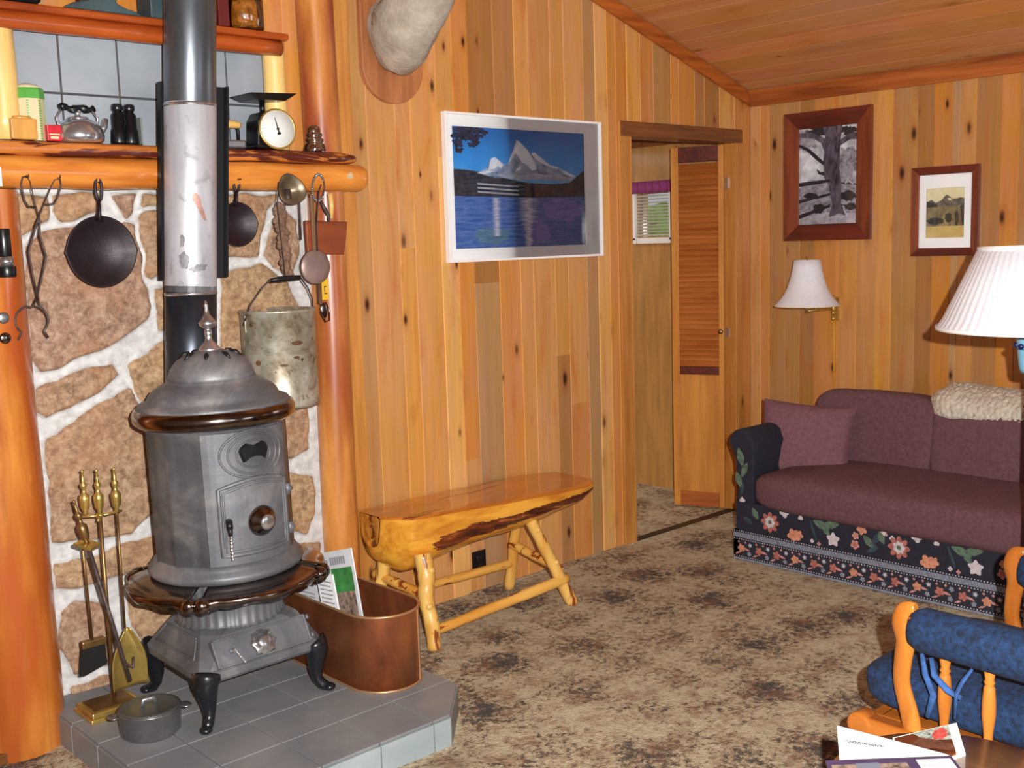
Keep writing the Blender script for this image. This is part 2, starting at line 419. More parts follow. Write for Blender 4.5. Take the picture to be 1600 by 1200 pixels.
def tile_mat(name, lo, hi, sc=3):
    n = NT(name); v = n.coord(); f = n.noise(v, sc, 5, .6, .4); g = n.noise(v, 24, 4, .6)
    c = n.ramp(f, [(.3, lo), (.7, hi)])
    c = n.mix(n.math('MULTIPLY', g, .25), c, lin(tuple((a+b)/2 for a, b in zip(lo, (150, 140, 132)))))
    n.l(c, n.b.inputs['Base Color']); n.setb(Roughness=.5, Specular_IOR_Level=.4); n.bump(g, .1, .003); return n.m
M['walltile'] = tile_mat('grey_wall_tile', (136, 146, 156), (164, 170, 178))
M['hearthtile'] = tile_mat('slate_hearth_tile', (108, 112, 118), (144, 142, 142))
M['facetile'] = tile_mat('pale_face_tile', (138, 152, 156), (170, 178, 178))
M['darkgrout'] = plain('dark_grout', (74, 70, 70), .9)
M['hearthgrout'] = plain('hearth_grout', (96, 90, 88), .9)

def copper_mat():
    n = NT('aged_copper'); v = n.coord()
    f = n.noise(v, 4, 6, .6, .8); g = n.noise(v, 11, 5, .6)
    c = n.ramp(f, [(.3, (112, 66, 46)), (.5, (160, 92, 58)), (.7, (184, 116, 70))])
    c = n.mix(n.math('MULTIPLY', n.ramp(g, [(.5, (0.,0.,0.)), (.7, (1.,1.,1.))]), .35), c, lin((128, 100, 56)))
    n.l(c, n.b.inputs['Base Color']); n.setb(Metallic=.65, Roughness=.42); return n.m
M['copper'] = copper_mat(); M['copperseam'] = plain('copper_seam', (206, 160, 116), .35, .7)
def pail_mat():
    n = NT('rusty_tinned_steel'); v = n.coord()
    f = n.noise(v, 9, 7, .7, .6); g = n.noise(v, 30, 5, .7)
    c = n.ramp(f, [(.34, (112, 88, 62)), (.46, (156, 146, 126)), (.62, (196, 190, 176))])
    c = n.mix(n.ramp(g, [(.60, (0.,0.,0.)), (.66, (1.,1.,1.))]), c, lin((104, 66, 42)))
    n.l(c, n.b.inputs['Base Color']); n.setb(Metallic=.5, Roughness=.4); n.bump(f, .15, .004); return n.m
M['pail'] = pail_mat()
def pipe_mat(name, lo, hi, spot=None, metal=.7, rough=.38):
    n = NT(name); f = n.noise(n.coord(scale=(14, 14, 2)), 1.5, 5, .6); g = n.noise(n.coord(), 14, 6, .65, .5)
    c = n.ramp(f, [(.3, lo), (.7, hi)])
    if spot: c = n.mix(n.ramp(g, [(.56, (0.,0.,0.)), (.7, (1.,1.,1.))]), c, lin(spot))
    n.l(c, n.b.inputs['Base Color']); n.setb(Metallic=metal, Roughness=rough); return n.m
M['pipeup'] = pipe_mat('blued_steel_pipe', (86, 92, 98), (118, 122, 128), None, .75, .32)
M['pipemid'] = pipe_mat('pale_metal_shield', (176, 176, 184), (206, 206, 212), (150, 148, 152), .35, .45)
M['pipelow'] = pipe_mat('dark_steel_pipe', (46, 50, 58), (66, 70, 78), None, .7, .35)
M['heatstain'] = plain('copper_heat_stain', (186, 140, 128), .5, .3, var=.12, vs=40)
M['soot'] = plain('grey_smudge', (132, 130, 134), .5, .3, var=.2, vs=50)

# ------------------------------------------------------------------ room shell
YA, XB, HH = 3.62, 5.17, .10
SL = (2.66-2.30)/(5.17-4.07)
def zc(x): return 2.30 + (XB-x)*SL if x > 1.0 else 2.30 + (XB-1.0)*SL - (1.0-x)*SL
TON = {'o': (202, 138, 68), 't': (202, 148, 84), 'g': (182, 136, 80), 'y': (212, 154, 76), 'w': (208, 150, 82), 'l': (220, 168, 94), 'd': (170, 122, 68), 'r': (198, 130, 64), 'k': (178, 138, 90)}
def tone(k, rnd, j=7):
    c = TON[k]; d = rnd.uniform(-j, j); return lin(tuple(max(0, min(255, x+d)) for x in c))

# wall with the doorway (far end of the room, facing the camera)
eA = [-1.5]
while eA[-1] < .95: eA.append(round(eA[-1] + random.uniform(.085, .13), 3))
eA = [e for e in eA if e < .96] + [1.05, 1.17, 1.28, 1.39, 1.49, 1.60, 1.72, 1.81, 1.93, 2.03, 2.14, 2.25, 2.35, 2.435, 2.523, 2.606, 2.744, 2.824, 2.961, 3.053, 3.14, 3.286, 3.411, 3.495, 3.632, 3.721, 3.848, 3.929, 4.012, 4.073, 4.154,
      4.254, 4.352, 4.491, 4.553, 4.683, 4.764, 4.896, 5.03, 5.17]
codeA = dict(zip(eA[eA.index(2.35):], 'oogtywltkowtdoklooyogooddlo'))
def segA(u0, u1, i, rnd):
    lo = 2.07 if (u0 >= 4.15 and u1 <= 5.031) else 0.0
    if 2.96 < u0 < 3.0: return [(0, 1.9, None), (1.9, 9, zc)]
    if rnd.random() < .35 and lo == 0:
        c = rnd.uniform(.5, 2.2); return [(0, c, None), (c, 9, zc)]
    return [(lo, 9, zc)]
def toneA(i, u0, w0, rnd):
    k = codeA.get(u0)
    if k is None: k = rnd.choice('oorow')
    if w0 > .01 and u0 < 4.1: k = rnd.choice('tokwd')
    return tone(k, rnd)
def placeA(u, w, d): return (u, YA - d, w)
struct(boards('wall_back', eA, segA, placeA, M['boards'], toneA))
mb = MB(); mb.box(-1.5, 4.154, YA+.007, YA+.10, 0, 2.3); mb.box(5.03, 5.17, YA+.007, YA+.10, 0, 2.3)
mb.ext([(-1.5, 2.3), (4.154, 2.3), (4.154, 2.07), (5.03, 2.07), (5.03, 2.3), (5.17, 2.3), (1.0, zc(1.0001)), (-1.5, zc(-1.5))], 'xz', YA+.007, YA+.10)
struct(mb.build('wall_back_core', M['hallwood']))

# wall behind the sofa
eB = [3.62, 3.553, 3.496, 3.395, 3.304, 3.215, 3.08, 2.97, 2.865, 2.778, 2.651, 2.569, 2.477, 2.439, 2.362, 2.248, 2.163]
while eB[-1] > -2.1: eB.append(round(eB[-1] - random.uniform(.085, .13), 3))
eB[-1] = -2.2
codeB = 'toggdowtygdoktdogo'
WIN = (1.12, 1.82, 1.25, 2.02)
def segB(u0, u1, i, rnd):
    a, b = min(u0, u1), max(u0, u1)
    if b > WIN[0] and a < WIN[1]: return [(0, WIN[2], None), (WIN[3], 2.3, None)]
    return [(0, 2.3, None)]
def toneB(i, u0, w0, rnd): return tone(codeB[i] if i < len(codeB) else rnd.choice('otgdkow'), rnd)
def placeB(u, w, d): return (XB - d, u, w)
struct(boards('wall_right', eB, segB, placeB, M['boardsB'], toneB))
mb = MB()
for (y0, y1, z0, z1) in ((WIN[1], 3.72, 0, 2.35), (-2.2, WIN[0], 0, 2.35), (WIN[0], WIN[1], 0, WIN[2]), (WIN[0], WIN[1], WIN[3], 2.35)):
    mb.box(XB+.007, XB+.12, y0, y1, z0, z1)
struct(mb.build('wall_right_core', M['hallwood']))
# side window beyond the lamp, with blinds, just outside the frame
mb = MB(); y0, y1, z0, z1 = WIN
for b in ((y0-.06, y0, z0-.06, z1+.06), (y1, y1+.05, z0-.06, z1+.06), (y0, y1, z0-.06, z0), (y0, y1, z1, z1+.06), ((y0+y1)/2-.012, (y0+y1)/2+.012, z0, z1)):
    mb.box(XB-.018, XB-.001, *b)
w = struct(mb.build('window_1', M['trimz'], bevel=.003))
mb = MB(); mb.box(XB+.05, XB+.054, y0, y1, z0, z1); mb.build('pane', M['pane'], w)
mb = MB()
for k in range(26):
    z = z0 + .01 + k*.0295; mb.box(-.012, .012, y0+.01, y1-.01, -.0006, .0006, T(XB+.02, 0, z) @ rot('Y', .35))
mb.build('blind', M['blind'], w)

# other walls (behind the camera) with windows for the daylight
for nm, (x0, x1, ya, yb) in (('wall_left', (-1.56, -1.5, -2.2, 3.72)),):
    mb = MB(); mb.box(x0, x1, ya, yb, 0, 2.9); struct(mb.build(nm, M['hallwhite']))
mb = MB(); zr = zc(1.0001)
FW = [(-1.3, -.5), (-.3, .5), (.7, 1.5), (2.7, 3.9)]; wz0, wz1 = .75, 2.1
mb.box(-1.5, 5.17, -2.26, -2.2, 0, wz0)
xs = [-1.5] + [v for p in FW for v in p] + [5.17]
for a, b in zip(xs[::2], xs[1::2]): mb.box(a, b, -2.26, -2.2, wz0, wz1)
mb.ext([(-1.5, wz1), (5.17, wz1), (5.17, 2.3), (1.0, zr), (-1.5, zc(-1.5))], 'xz', -2.26, -2.2)
struct(mb.build('wall_front', M['hallwhite']))
for i, (a, b) in enumerate(FW):
    mb = MB()
    for (x0, x1, z0_, z1_) in ((a-.05, a, wz0-.05, wz1+.05), (b, b+.05, wz0-.05, wz1+.05), (a, b, wz0-.05, wz0), (a, b, wz1, wz1+.05), ((a+b)/2-.015, (a+b)/2+.015, wz0, wz1)):
        mb.box(x0, x1, -2.2, -2.18, z0_, z1_)
    struct(mb.build('window_%d' % (i+3), M['trimz']))

# ceiling boards (run parallel to the sofa wall)
ce = [5.17]
while ce[-1] > 1.05: ce.append(round(ce[-1] - random.uniform(.10, .14), 3))
ce[-1] = 1.0
def placeC(u, w, d): return (u, w, zc(max(u, 1.0001)) - d)
def segC(u0, u1, i, rnd): return [(-2.25, YA+.003, None)]
def toneC(i, u0, w0, rnd): return lin(tuple(x + rnd.uniform(-7, 7) for x in rnd.choice([(206, 146, 84), (200, 142, 84), (210, 150, 86)])))
struct(boards('ceiling', ce, segC, placeC, M['ceil'], toneC, gap=.0008, depth=.0006))
mb = MB(); t = .08
mb.ext([(5.3, zc(5.3)+.004), (1.0, zc(1.0001)+.004), (1.0, zc(1.0001)+t), (5.3, zc(5.3)+t)], 'xz', -2.26, 3.72)
mb.ext([(1.0, zc(1.0001)), (-1.56, zc(-1.56)), (-1.56, zc(-1.56)+t), (1.0, zc(1.0001)+t)], 'xz', -2.26, 3.72)
struct(mb.build('ceiling_deck', M['hallwood']))
# rake trim and sofa-wall trim
mb = MB(); h = .075
mb.ext([(XB, zc(XB)-h), (1.0, zc(1.0001)-h), (1.0, zc(1.0001)-.004), (XB, zc(XB)-.004)], 'xz', YA-.02, YA-.001)
struct(mb.build('trim_1', M['trimx'], bevel=.002))
mb = MB(); mb.ext([(XB-.001, 2.225), (XB-.02, 2.225), (XB-.045, zc(XB-.045)-.004), (XB-.001, zc(XB)-.004)], 'xz', -2.19, YA-.021)
struct(mb.build('trim_2', M['trim'], bevel=.002))

# carpet
def fz(x, y):
    b = .055*math.exp(-(((x-1.80)/.22)**2 + ((y-2.33)/.12)**2)) + .02*math.exp(-(((x-1.2)/.3)**2 + ((y-2.3)/.12)**2))
    return b
mb = MB()
xs = [-1.5 + i*.12 for i in range(20)] + [.9 + i*.04 for i in range(40)] + [2.5 + i*.15 for i in range(19)]
ys = [-2.2 + i*.2 for i in range(20)] + [1.8 + i*.04 for i in range(30)] + [3.0 + i*.2 for i in range(14)]
G = [[mb.v((x, y, fz(x, y))) for y in ys] for x in xs]
for i in range(len(xs)-1):
    for j in range(len(ys)-1): mb.f([G[i][j], G[i+1][j], G[i+1][j+1], G[i][j+1]], sm=True)
struct(mb.build('floor', M['carpet'], fixn=False))
# dark threshold strip in the doorway and floor strip left of the hearth
mb = MB(); mb.box(4.16, 5.03, 3.61, 3.66, 0, .006); struct(mb.build('trim_3', M['blackm']))
mb = MB(); mb.ext([(.2, 3.30), (1.17, 3.46), (1.17, 3.52), (.2, 3.36)], 'xy', 0, .035); struct(mb.build('trim_4', M['trimdark'], bevel=.004))

# door casing and jambs
mb = MB(); mb.box(4.075, 4.152, YA-.016, YA-.001, .0, 2.10); mb.box(4.152, 4.166, YA-.016, YA+.11, 0, 2.03)
struct(mb.build('trim_5', M['trimz'], bevel=.003))
mb = MB(); mb.box(4.085, 5.065, YA-.026, YA+.11, 2.03, 2.10); struct(mb.build('trim_6', M['trimdark'], bevel=.003))
mb = MB(); mb.box(5.016, 5.03, YA-.016, YA+.11, 0, 2.03); mb.box(5.03, 5.10, YA-.018, YA-.001, 0, 2.03)
struct(mb.build('trim_7', M['trimz'], bevel=.003))
# hall beyond
mb = MB(); mb.box(5.2, 5.3, 3.72, 4.20, 0, 2.2); mb.box(5.2, 5.3, 4.46, 6.0, 0, 2.2); mb.box(5.2, 5.3, 4.20, 4.46, 0, 1.54); mb.box(5.2, 5.3, 4.20, 4.46, 1.80, 2.2)
mb.box(3.1, 5.3, 6.0, 6.06, 0, 2.2); mb.box(3.04, 3.1, 3.72, 6.06, 0, 2.2)
struct(mb.build('wall_hall', M['hallwood']))
mb = MB(); mb.box(3.1, 5.2, 3.72, 6.0, 2.13, 2.2); struct(mb.build('ceiling_hall', M['hallwhite']))
mb = MB(); mb.box(5.17, 5.199, 3.73, 6.0, 2.075, 2.129); struct(mb.build('trim_8', M['trimdark']))
mb = MB(); mb.box(3.05, 5.2, 3.60, 6.0, -.02, 0.003); struct(mb.build('floor_hall', M['carpet']))
mb = MB()
for b in ((4.185, 4.20, 1.52, 1.82), (4.46, 4.48, 1.52, 1.82), (4.185, 4.48, 1.50, 1.535)): mb.box(5.175, 5.199, *b)
w = struct(mb.build('window_2', M['white'], bevel=.002))
mb = MB(); mb.box(5.24, 5.244, 4.20, 4.46, 1.54, 1.80); mb.build('pane', M['pane'], w)
mb = MB()
for k in range(13): mb.box(-.009, .009, 4.205, 4.455, -.0006, .0006, T(5.19, 0, 1.55+k*.0195) @ rot('Y', .5))
mb.tube([(5.17, 4.44, 1.79), (5.168, 4.442, 1.5)], .003, 6)
mb.build('blind', M['blind'], w)
mb = MB(); mb.grid(lambda u, v: (5.165 + .01*math.sin(u*40), 4.14 + u*.36, 1.80 + v*.07), 60, 3)
tag(mb.build('window_valance', M['purple'], solid=.004), 'short purple gathered valance over the small hall window', 'valance')
# outdoor greenery outside both windows
def shrub(name, c, h, label):
    mb = MB(); mb.sq(c, h, 1, 1, 48, 32, amp=.35*h[2], fr=4, seed=3)
    mb.sq((c[0]+.2, c[1]+.5*h[1], c[2]-.2*h[2]), (h[0]*.7, h[1]*.7, h[2]*.7), 1, 1, 40, 26, amp=.3*h[2], fr=5, seed=9)
    return tag(mb.build(name, plain('leaf_green', (108, 156, 62), .8, var=.5, vs=6, bump=1, bs=12), loc=(c[0], c[1], 0)), label, 'shrub')
shrub('garden_shrub', (7.3, 5.6, 1.0), (.7, 1.0, .75), 'sunlit green shrub seen through the small hall window')

# bifold louvered door panel
H = Vector((4.995, 3.668)); E2 = Vector((4.885, 3.94)); dd = (E2-H); Wd = dd.length; ang = math.atan2(dd.y, dd.x)
dr = bpy.data.objects.new('door_1', None); COL.objects.link(dr); dr.location = (H.x, H.y, .012); dr.rotation_euler = (0,0,ang); struct(dr, 'narrow bifold door panel with red-brown louvres above and plain boards below', 'door')
def dl(mb, *b): mb.box(*b)
# local x along the panel from hinge (0) to free edge (Wd); visible face is local -y side or +y side
t = .028; top = 2.01
mb = MB(); mb.box(0, .028, -t/2, t/2, 0, top); mb.box(Wd-.04, Wd, -t/2, t/2, 0, top)
mb.build('stile', M['doorframe'], dr, world=False, bevel=.002)
mb = MB(); mb.box(.028, Wd-.04, -t/2, t/2, 1.93, top); mb.box(.028, Wd-.04, -t/2, t/2, .755, .80)
mb.build('rail', M['darkframey'], dr, world=False, bevel=.002)
mb = MB(); mb.box(.028, Wd-.04, -t/2, t/2, .0, .085); mb.build('bottom_rail', M['trimx'], dr, world=False, bevel=.002)
mb = MB(); mb.box(.028, .10, -.008, .008, .085, .755); mb.box(.103, Wd-.04, -.008, .008, .085, .755); mb.box(.10, .103, -.006, .006, .085, .755)
mb.build('lower_panel', M['doorframe'], dr, world=False)
mb = MB()
for k in range(38):
    z = .815 + k*.0295; mb.box(.026, Wd-.038, -.016, .016, -.003, .003, T(0, 0, z) @ rot('X', -.85))
mb.build('louvers', M['louver'], dr, world=False)
mb = MB(); mb.lathe([(0, 0), (.006, 0), (.006, .012), (.014, .018), (.014, .026), (.008, .03), (0, .03)], 16, T(.014, t/2, 1.0) @ rot('X', -PI/2)); mb.build('door_knob', M['brassdark'], dr, world=False)
mb = MB()
mb.box(5.005, 5.016, YA+.03, YA+.05, 1.79, 1.85); jb = bpy.data.objects['trim_7']; mb.build('hinge_plate', M['bright'], jb)
mb = MB(); mb.box(5.005, 5.016, YA+.03, YA+.05, .98, 1.03); mb.build('strike_plate', M['bright'], jb)

# small outlet
e = thing('power_outlet', 'black duplex power outlet low on the pine wall under the log bench', 'outlet', (3.104, YA-.002, .127))
mb = MB(); mb.box(3.065, 3.143, YA-.008, YA-.001, .070, .184); mb.build('cover_plate', M['black'], e, bevel=.002)
mb = MB()
for z in (.103, .150): mb.sq((3.104, YA-.009, z), (.017, .003, .015), .5, .8, 16, 8)
mb.build('socket', M['blackm'], e)

# ------------------------------------------------------------------ fireplace surround
def inside(p, poly):
    c = False; n = len(poly); j = n-1
    for i in range(n):
        if (poly[i][1] > p[1]) != (poly[j][1] > p[1]) and p[0] < (poly[j][0]-poly[i][0])*(p[1]-poly[i][1])/(poly[j][1]-poly[i][1]) + poly[i][0]: c = not c
        j = i
    return c
def dseg(p, a, b):
    vx, vy = b[0]-a[0], b[1]-a[1]; L = vx*vx+vy*vy
    t = max(0, min(1, ((p[0]-a[0])*vx + (p[1]-a[1])*vy)/L)) if L else 0
    return math.hypot(p[0]-a[0]-t*vx, p[1]-a[1]-t*vy)
STN = [[(1.224, 1.736), (1.333, 1.737), (1.334, 1.653), (1.288, 1.627), (1.216, 1.601)], [(1.353, 1.737), (1.502, 1.738), (1.510, 1.682), (1.411, 1.650), (1.366, 1.646), (1.341, 1.683)], [(1.536, 1.738), (1.624, 1.739), (1.610, 1.671), (1.581, 1.648), (1.551, 1.711)], [(1.252, 1.574), (1.303, 1.613), (1.437, 1.641), (1.538, 1.651), (1.611, 1.635), (1.634, 1.467), (1.654, 1.362), (1.632, 1.316), (1.524, 1.248), (1.413, 1.214), (1.274, 1.171), (1.238, 1.222), (1.244, 1.384)], [(1.627, 1.660), (1.658, 1.681), (1.743, 1.692), (1.728, 1.485), (1.670, 1.453), (1.643, 1.467)], [(1.667, 1.422), (1.724, 1.430), (1.711, 1.266), (1.672, 1.269), (1.664, 1.313)], [(1.642, 1.739), (1.747, 1.739), (1.744, 1.707), (1.642, 1.690)], [(1.245, 1.114), (1.283, 1.139), (1.367, 1.163), (1.501, 1.180), (1.528, 1.140), (1.446, 1.085), (1.273, 1.022), (1.240, 1.057)], [(1.557, 1.165), (1.638, 1.217), (1.710, 1.244), (1.698, 1.089), (1.622, 1.009), (1.569, 1.081)], [(1.260, 0.961), (1.354, 1.000), (1.443, 1.049), (1.556, 1.091), (1.608, 1.010), (1.630, 0.873), (1.613, 0.650), (1.517, 0.597), (1.326, 0.604), (1.252, 0.614), (1.255, 0.804)], [(1.250, 0.549), (1.425, 0.550), (1.515, 0.573), (1.619, 0.569), (1.618, 0.466), (1.518, 0.459), (1.483, 0.452), (1.330, 0.448), (1.256, 0.466)], [(1.266, 0.383), (1.310, 0.416), (1.407, 0.385), (1.451, 0.268), (1.411, 0.158), (1.290, 0.163), (1.252, 0.267)], [(1.481, 0.418), (1.585, 0.428), (1.665, 0.386), (1.730, 0.276), (1.647, 0.155), (1.553, 0.159), (1.497, 0.278)], [(1.278, 0.122), (1.391, 0.133), (1.560, 0.098), (1.563, -0.008), (1.315, 0.002), (1.267, 0.041)], [(1.939, 1.740), (2.183, 1.742), (2.125, 1.679), (2.087, 1.587), (2.072, 1.518), (1.923, 1.518)], [(2.133, 1.633), (2.205, 1.667), (2.242, 1.643), (2.250, 1.512), (2.207, 1.442), (2.132, 1.469), (2.093, 1.522)], [(1.920, 1.466), (2.083, 1.490), (2.189, 1.419), (2.227, 1.326), (2.259, 1.125), (2.256, 0.982), (2.087, 0.949), (1.891, 1.067)], [(2.099, 0.924), (2.243, 0.959), (2.243, 0.780), (2.162, 0.753), (2.076, 0.781)], [(2.083, 0.719), (2.254, 0.673), (2.259, 0.526), (2.217, 0.453), (2.084, 0.485)], [(2.080, 0.431), (2.266, 0.407), (2.269, 0.267), (2.095, 0.233)], [(1.747, 1.746), (1.925, 1.747), (1.909, 1.523), (1.748, 1.506)], [(1.746, 1.473), (1.901, 1.478), (1.878, 1.161), (1.726, 1.153)], [(1.667, 1.048), (1.862, 1.071), (2.064, 0.928), (2.046, 0.665), (1.757, 0.646), (1.648, 0.735)], [(1.650, 0.643), (2.059, 0.613), (2.048, 0.369), (1.811, 0.363), (1.645, 0.437)], [(1.757, 0.316), (2.071, 0.289), (2.082, 0.033), (1.690, 0.072)], [(1.595, 0.100), (2.079, -0.017), (2.154, -0.169), (1.608, -0.046)], [(2.128, 0.224), (2.282, 0.226), (2.296, -0.027), (2.136, -0.008)]]
def stone_wall():
    x0, x1, z0, z1 = 1.16, 2.31, .08, 1.80; nx, nz = 150, 220
    mb = MB(); bm = mb.bm; bb = [(min(p[0] for p in s)-.03, max(p[0] for p in s)+.03, min(p[1] for p in s)-.03, max(p[1] for p in s)+.03) for s in STN]
    G = []; info = {}
    for i in range(nx):
        row = []
        for j in range(nz):
            x = x0 + (x1-x0)*i/(nx-1); z = z0 + (z1-z0)*j/(nz-1)
            wx = x + .012*noise.noise(Vector((x*14, z*14, 1))); wz = z + .012*noise.noise(Vector((x*14, z*14, 5)))
            best = -1; k = 0
            for q, s in enumerate(STN):
                b = bb[q]
                if not (b[0] < wx < b[1] and b[2] < wz < b[3]): continue
                d = min(dseg((wx, wz), s[a], s[a-1]) for a in range(len(s)))
                if not inside((wx, wz), s): d = -d
                if d > best: best, k = d, q
            m = max(0, min(1, (best+.006)/.014)); hgt = .026*m*m*(3-2*m) + .008*noise.noise(Vector((x*9, z*9, 2)))*m + .004*noise.noise(Vector((x*30, z*30, 3)))
            v = mb.v((x, 3.60-hgt, z)); info[v] = (m, random.Random(k*7+1).random()); row.append(v)
        G.append(row)
    for i in range(nx-1):
        for j in range(nz-1): mb.f([G[i][j], G[i+1][j], G[i+1][j+1], G[i][j+1]], sm=True)
    bm.verts.index_update(); A = [info[v] for v in bm.verts]
    o = mb.build('wall_fireplace', M['stone'], fixn=False)
    a1 = o.data.attributes.new('stone', 'FLOAT', 'POINT'); a2 = o.data.attributes.new('hue', 'FLOAT', 'POINT')
    a1.data.foreach_set('value', [a[0] for a in A]); a2.data.foreach_set('value', [a[1] for a in A])
    struct(o)
stone_wall()

# grey tiles between mantel and upper shelf
mb = MB(); mb.mi = 1; mb.box(1.15, 2.20, 3.598, 3.615, 1.85, 2.26); mb.mi = 0
gx = [1.15, 1.207, 1.409, 1.600, 1.797, 1.993, 2.20]
for a, b in zip(gx[:-1], gx[1:]):
    for c, d in ((1.85, 2.048), (2.055, 2.26)): mb.box(a+.0035, b-.0035, 3.590, 3.6, c, d)
struct(mb.build('wall_tile', [M['walltile'], M['darkgrout']], bevel=.0015))

# log posts either side (half let into the wall)
def logpost(name, x, y, r, z0, z1, mat, lab, seed, flat=None):
    mb = MB(); n = 40
    def fn(u, v):
        z = z0 + (z1-z0)*v; a = 2*PI*u
        rr = r*(1 + .03*noise.noise(Vector((math.cos(a), math.sin(a), z*2.2+seed))) + .015*noise.noise(Vector((math.cos(a)*3, math.sin(a)*3, z*7+seed))))
        yy = y + rr*math.sin(a)
        return (x + rr*math.cos(a) + .004*math.sin(z*2.3+seed), min(yy, YA-.008), z)
    mb.grid(fn, 32, n, cu=True)
    return mb.build(name, mat)
struct(logpost('trim_9', 1.085, 3.56, .145, 0.0, 1.742, M['log'], '', 1))
struct(logpost('trim_10', 2.362, 3.575, .070, 0.0, 3.1, M['logr'], '', 4))
mb = MB(); mb.box(2.448, 2.525, YA-.022, YA-.001, 0, 3.15); struct(mb.build('trim_11', M['trimz'], bevel=.003))

# hearth
h = struct(bpy.data.objects.new('hearth_platform', None)); COL.objects.link(h); h.location = (1.7, 3.07, 0)
out = [(1.19, 3.59), (1.19, 2.54), (2.04, 2.54), (2.21, 2.71), (2.21, 3.59)]
mb = MB(); mb.ext([(1.195, 3.59), (1.195, 2.545), (2.038, 2.545), (2.205, 2.712), (2.205, 3.59)], 'xy', 0, HH-.004); mb.build('slab_core', M['darkgrout'], h)
mb = MB(); cx = [1.19, 1.375, 1.574, 1.774, 1.973, 2.21]; cy = [2.54, 2.75, 2.95, 3.15, 3.35, 3.59]; g = .002
for i in range(5):
    for j in range(5):
        a, b, c, d = cx[i]+g*(i > 0), cx[i+1]-g*(i < 4), cy[j]+g*(j > 0), cy[j+1]-g*(j < 4)
        if i == 4 and j == 0: mb.ext([(a, c), (2.04, c), (b, 2.71), (b, d), (a, d)], 'xy', HH-.008, HH)
        else: mb.box(a, b, c, d, HH-.008, HH)
mb.build('top_tiles', M['hearthtile'], h, bevel=.0012)
mb = MB()
for a, b in zip([1.19, 1.375, 1.574, 1.774, 1.973], [1.375, 1.574, 1.774, 1.973, 2.04]): mb.box(a+.0025, b-.0025, 2.534, 2.545, .0, HH-.010)
mb.build('front_tiles', M['facetile'], h, bevel=.001)
mb = MB()
for a, b in zip(cy[:-1], cy[1:]): mb.box(1.184, 1.195, a+.003, b-.003, 0, HH-.010); mb.box(2.205, 2.216, max(a, 2.72)+.003, b-.003, 0, HH-.010)
mb.ext([(2.042, 2.536), (2.214, 2.708), (2.207, 2.715), (2.035, 2.543)], 'xy', 0, HH-.010)
mb.build('side_tiles', M['hearthtile'], h, bevel=.001)
# ------------------------------------------------------------------ parlour stove
SX, SY, SR = 1.672, 3.19, math.radians(-1.5)
st = thing('wood_stove', 'grey cast-iron parlour wood stove with nickel trim standing on the tiled hearth', 'wood stove', (SX, SY, HH), SR)
st.rotation_euler = (0, -.018, SR)
def L(mb, name, mat, parent=None, **k): return mb.build(name, mat, parent or st, world=False, **k)
# base: square flared pedestal
def sqring(h, z, ch=.03):
    return [(-h+ch, -h, z), (h-ch, -h, z), (h, -h+ch, z), (h, h-ch, z), (h-ch, h, z), (-h+ch, h, z), (-h, h-ch, z), (-h, -h+ch, z)]
mb = MB(); lev = [(.213, .146, .03), (.220, .156, .03), (.220, .176, .03), (.210, .184, .03), (.206, .192, .03), (.164, .268, .05), (.152, .278, .055), (.12, .283, .05)]
R_ = [[mb.v(p) for p in sqring(*l)] for l in lev]
for a, b in zip(R_[:-1], R_[1:]):
    for i in range(8): mb.f([a[i], a[(i+1) % 8], b[(i+1) % 8], b[i]])
mb.f(R_[0][::-1]); mb.f(R_[-1])
for sx in (-1, 1):   # recessed-looking side panels
    pts = [(-.14, .206), (.14, .206), (.105, .258), (-.105, .258)]
    for (a, b), (c, d) in zip(pts, pts[1:]+pts[:1]):
        def sp(q, w): return (sx*(.206-(w-.192)*.042/.076+.004), q, w)
        mb.tube([sp(a, b), sp(c, d)], .004, 6)
L(mb, 'base', M['iron'], bevel=.003)
# ash drawer on the front slope
nS = Vector((0, -.076, .042)).normalized(); uS = Vector((0, .042, .076)).normalized()
def fs(x, s, d=0): return Vector((x, -.206, .194)) + uS*s + nS*d      # s up the slope
mb = MB(); w2, s0, s1 = .145, -.014, .076
def slabq(mb, x0, x1, a, b, d0, d1):
    mb.hexa([fs(x0, a, d0), fs(x1, a, d0), fs(x1, b, d0), fs(x0, b, d0), fs(x0, a, d1), fs(x1, a, d1), fs(x1, b, d1), fs(x0, b, d1)])
slabq(mb, -.162, .162, s0, s1, -.01, .010)
for q in ((-.162, .162, s0, s0+.006), (-.162, .162, s1-.006, s1), (-.162, -.156, s0, s1), (.156, .162, s0, s1)): slabq(mb, *q, .01, .016)
dw = L(mb, 'ash_drawer', M['iron'], bevel=.0015)
rosM = Matrix.Translation(fs(.0, .028, .010)) @ nS.to_track_quat('Z', 'Y').to_matrix().to_4x4()
mb = MB(); mb.lathe([(0, 0), (.040, 0), (.042, .004), (.036, .010), (.026, .012), (.024, .018), (.015, .023), (0, .023)], 24, rosM, fn=lambda r, z, a: r*(1+(.10*math.cos(8*a) if r > .025 else 0)))
L(mb, 'damper_rosette', M['bright'], dw)
mb = MB(); p = fs(-.108, .030, .01); mb.tube([p, p+nS*.02, p+nS*.03+Vector((.004, 0, -.004))], [.008, .007, .005], 8)
q = p+nS*.03; pts = [q + Vector((.028*t, -.012*t, -.050*t)) for t in [i/24 for i in range(25)]]
mb.tube(pts, [.0035 + .0015*math.sin(i*2.4) for i in range(25)], 8); L(mb, 'drawer_handle', M['chrome'], dw)
mb = MB()
mb.tube([fs(.170, -.004, .012), fs(.170, .012, .012)], .006, 8)
L(mb, 'drawer_hinge', M['iron'], dw)
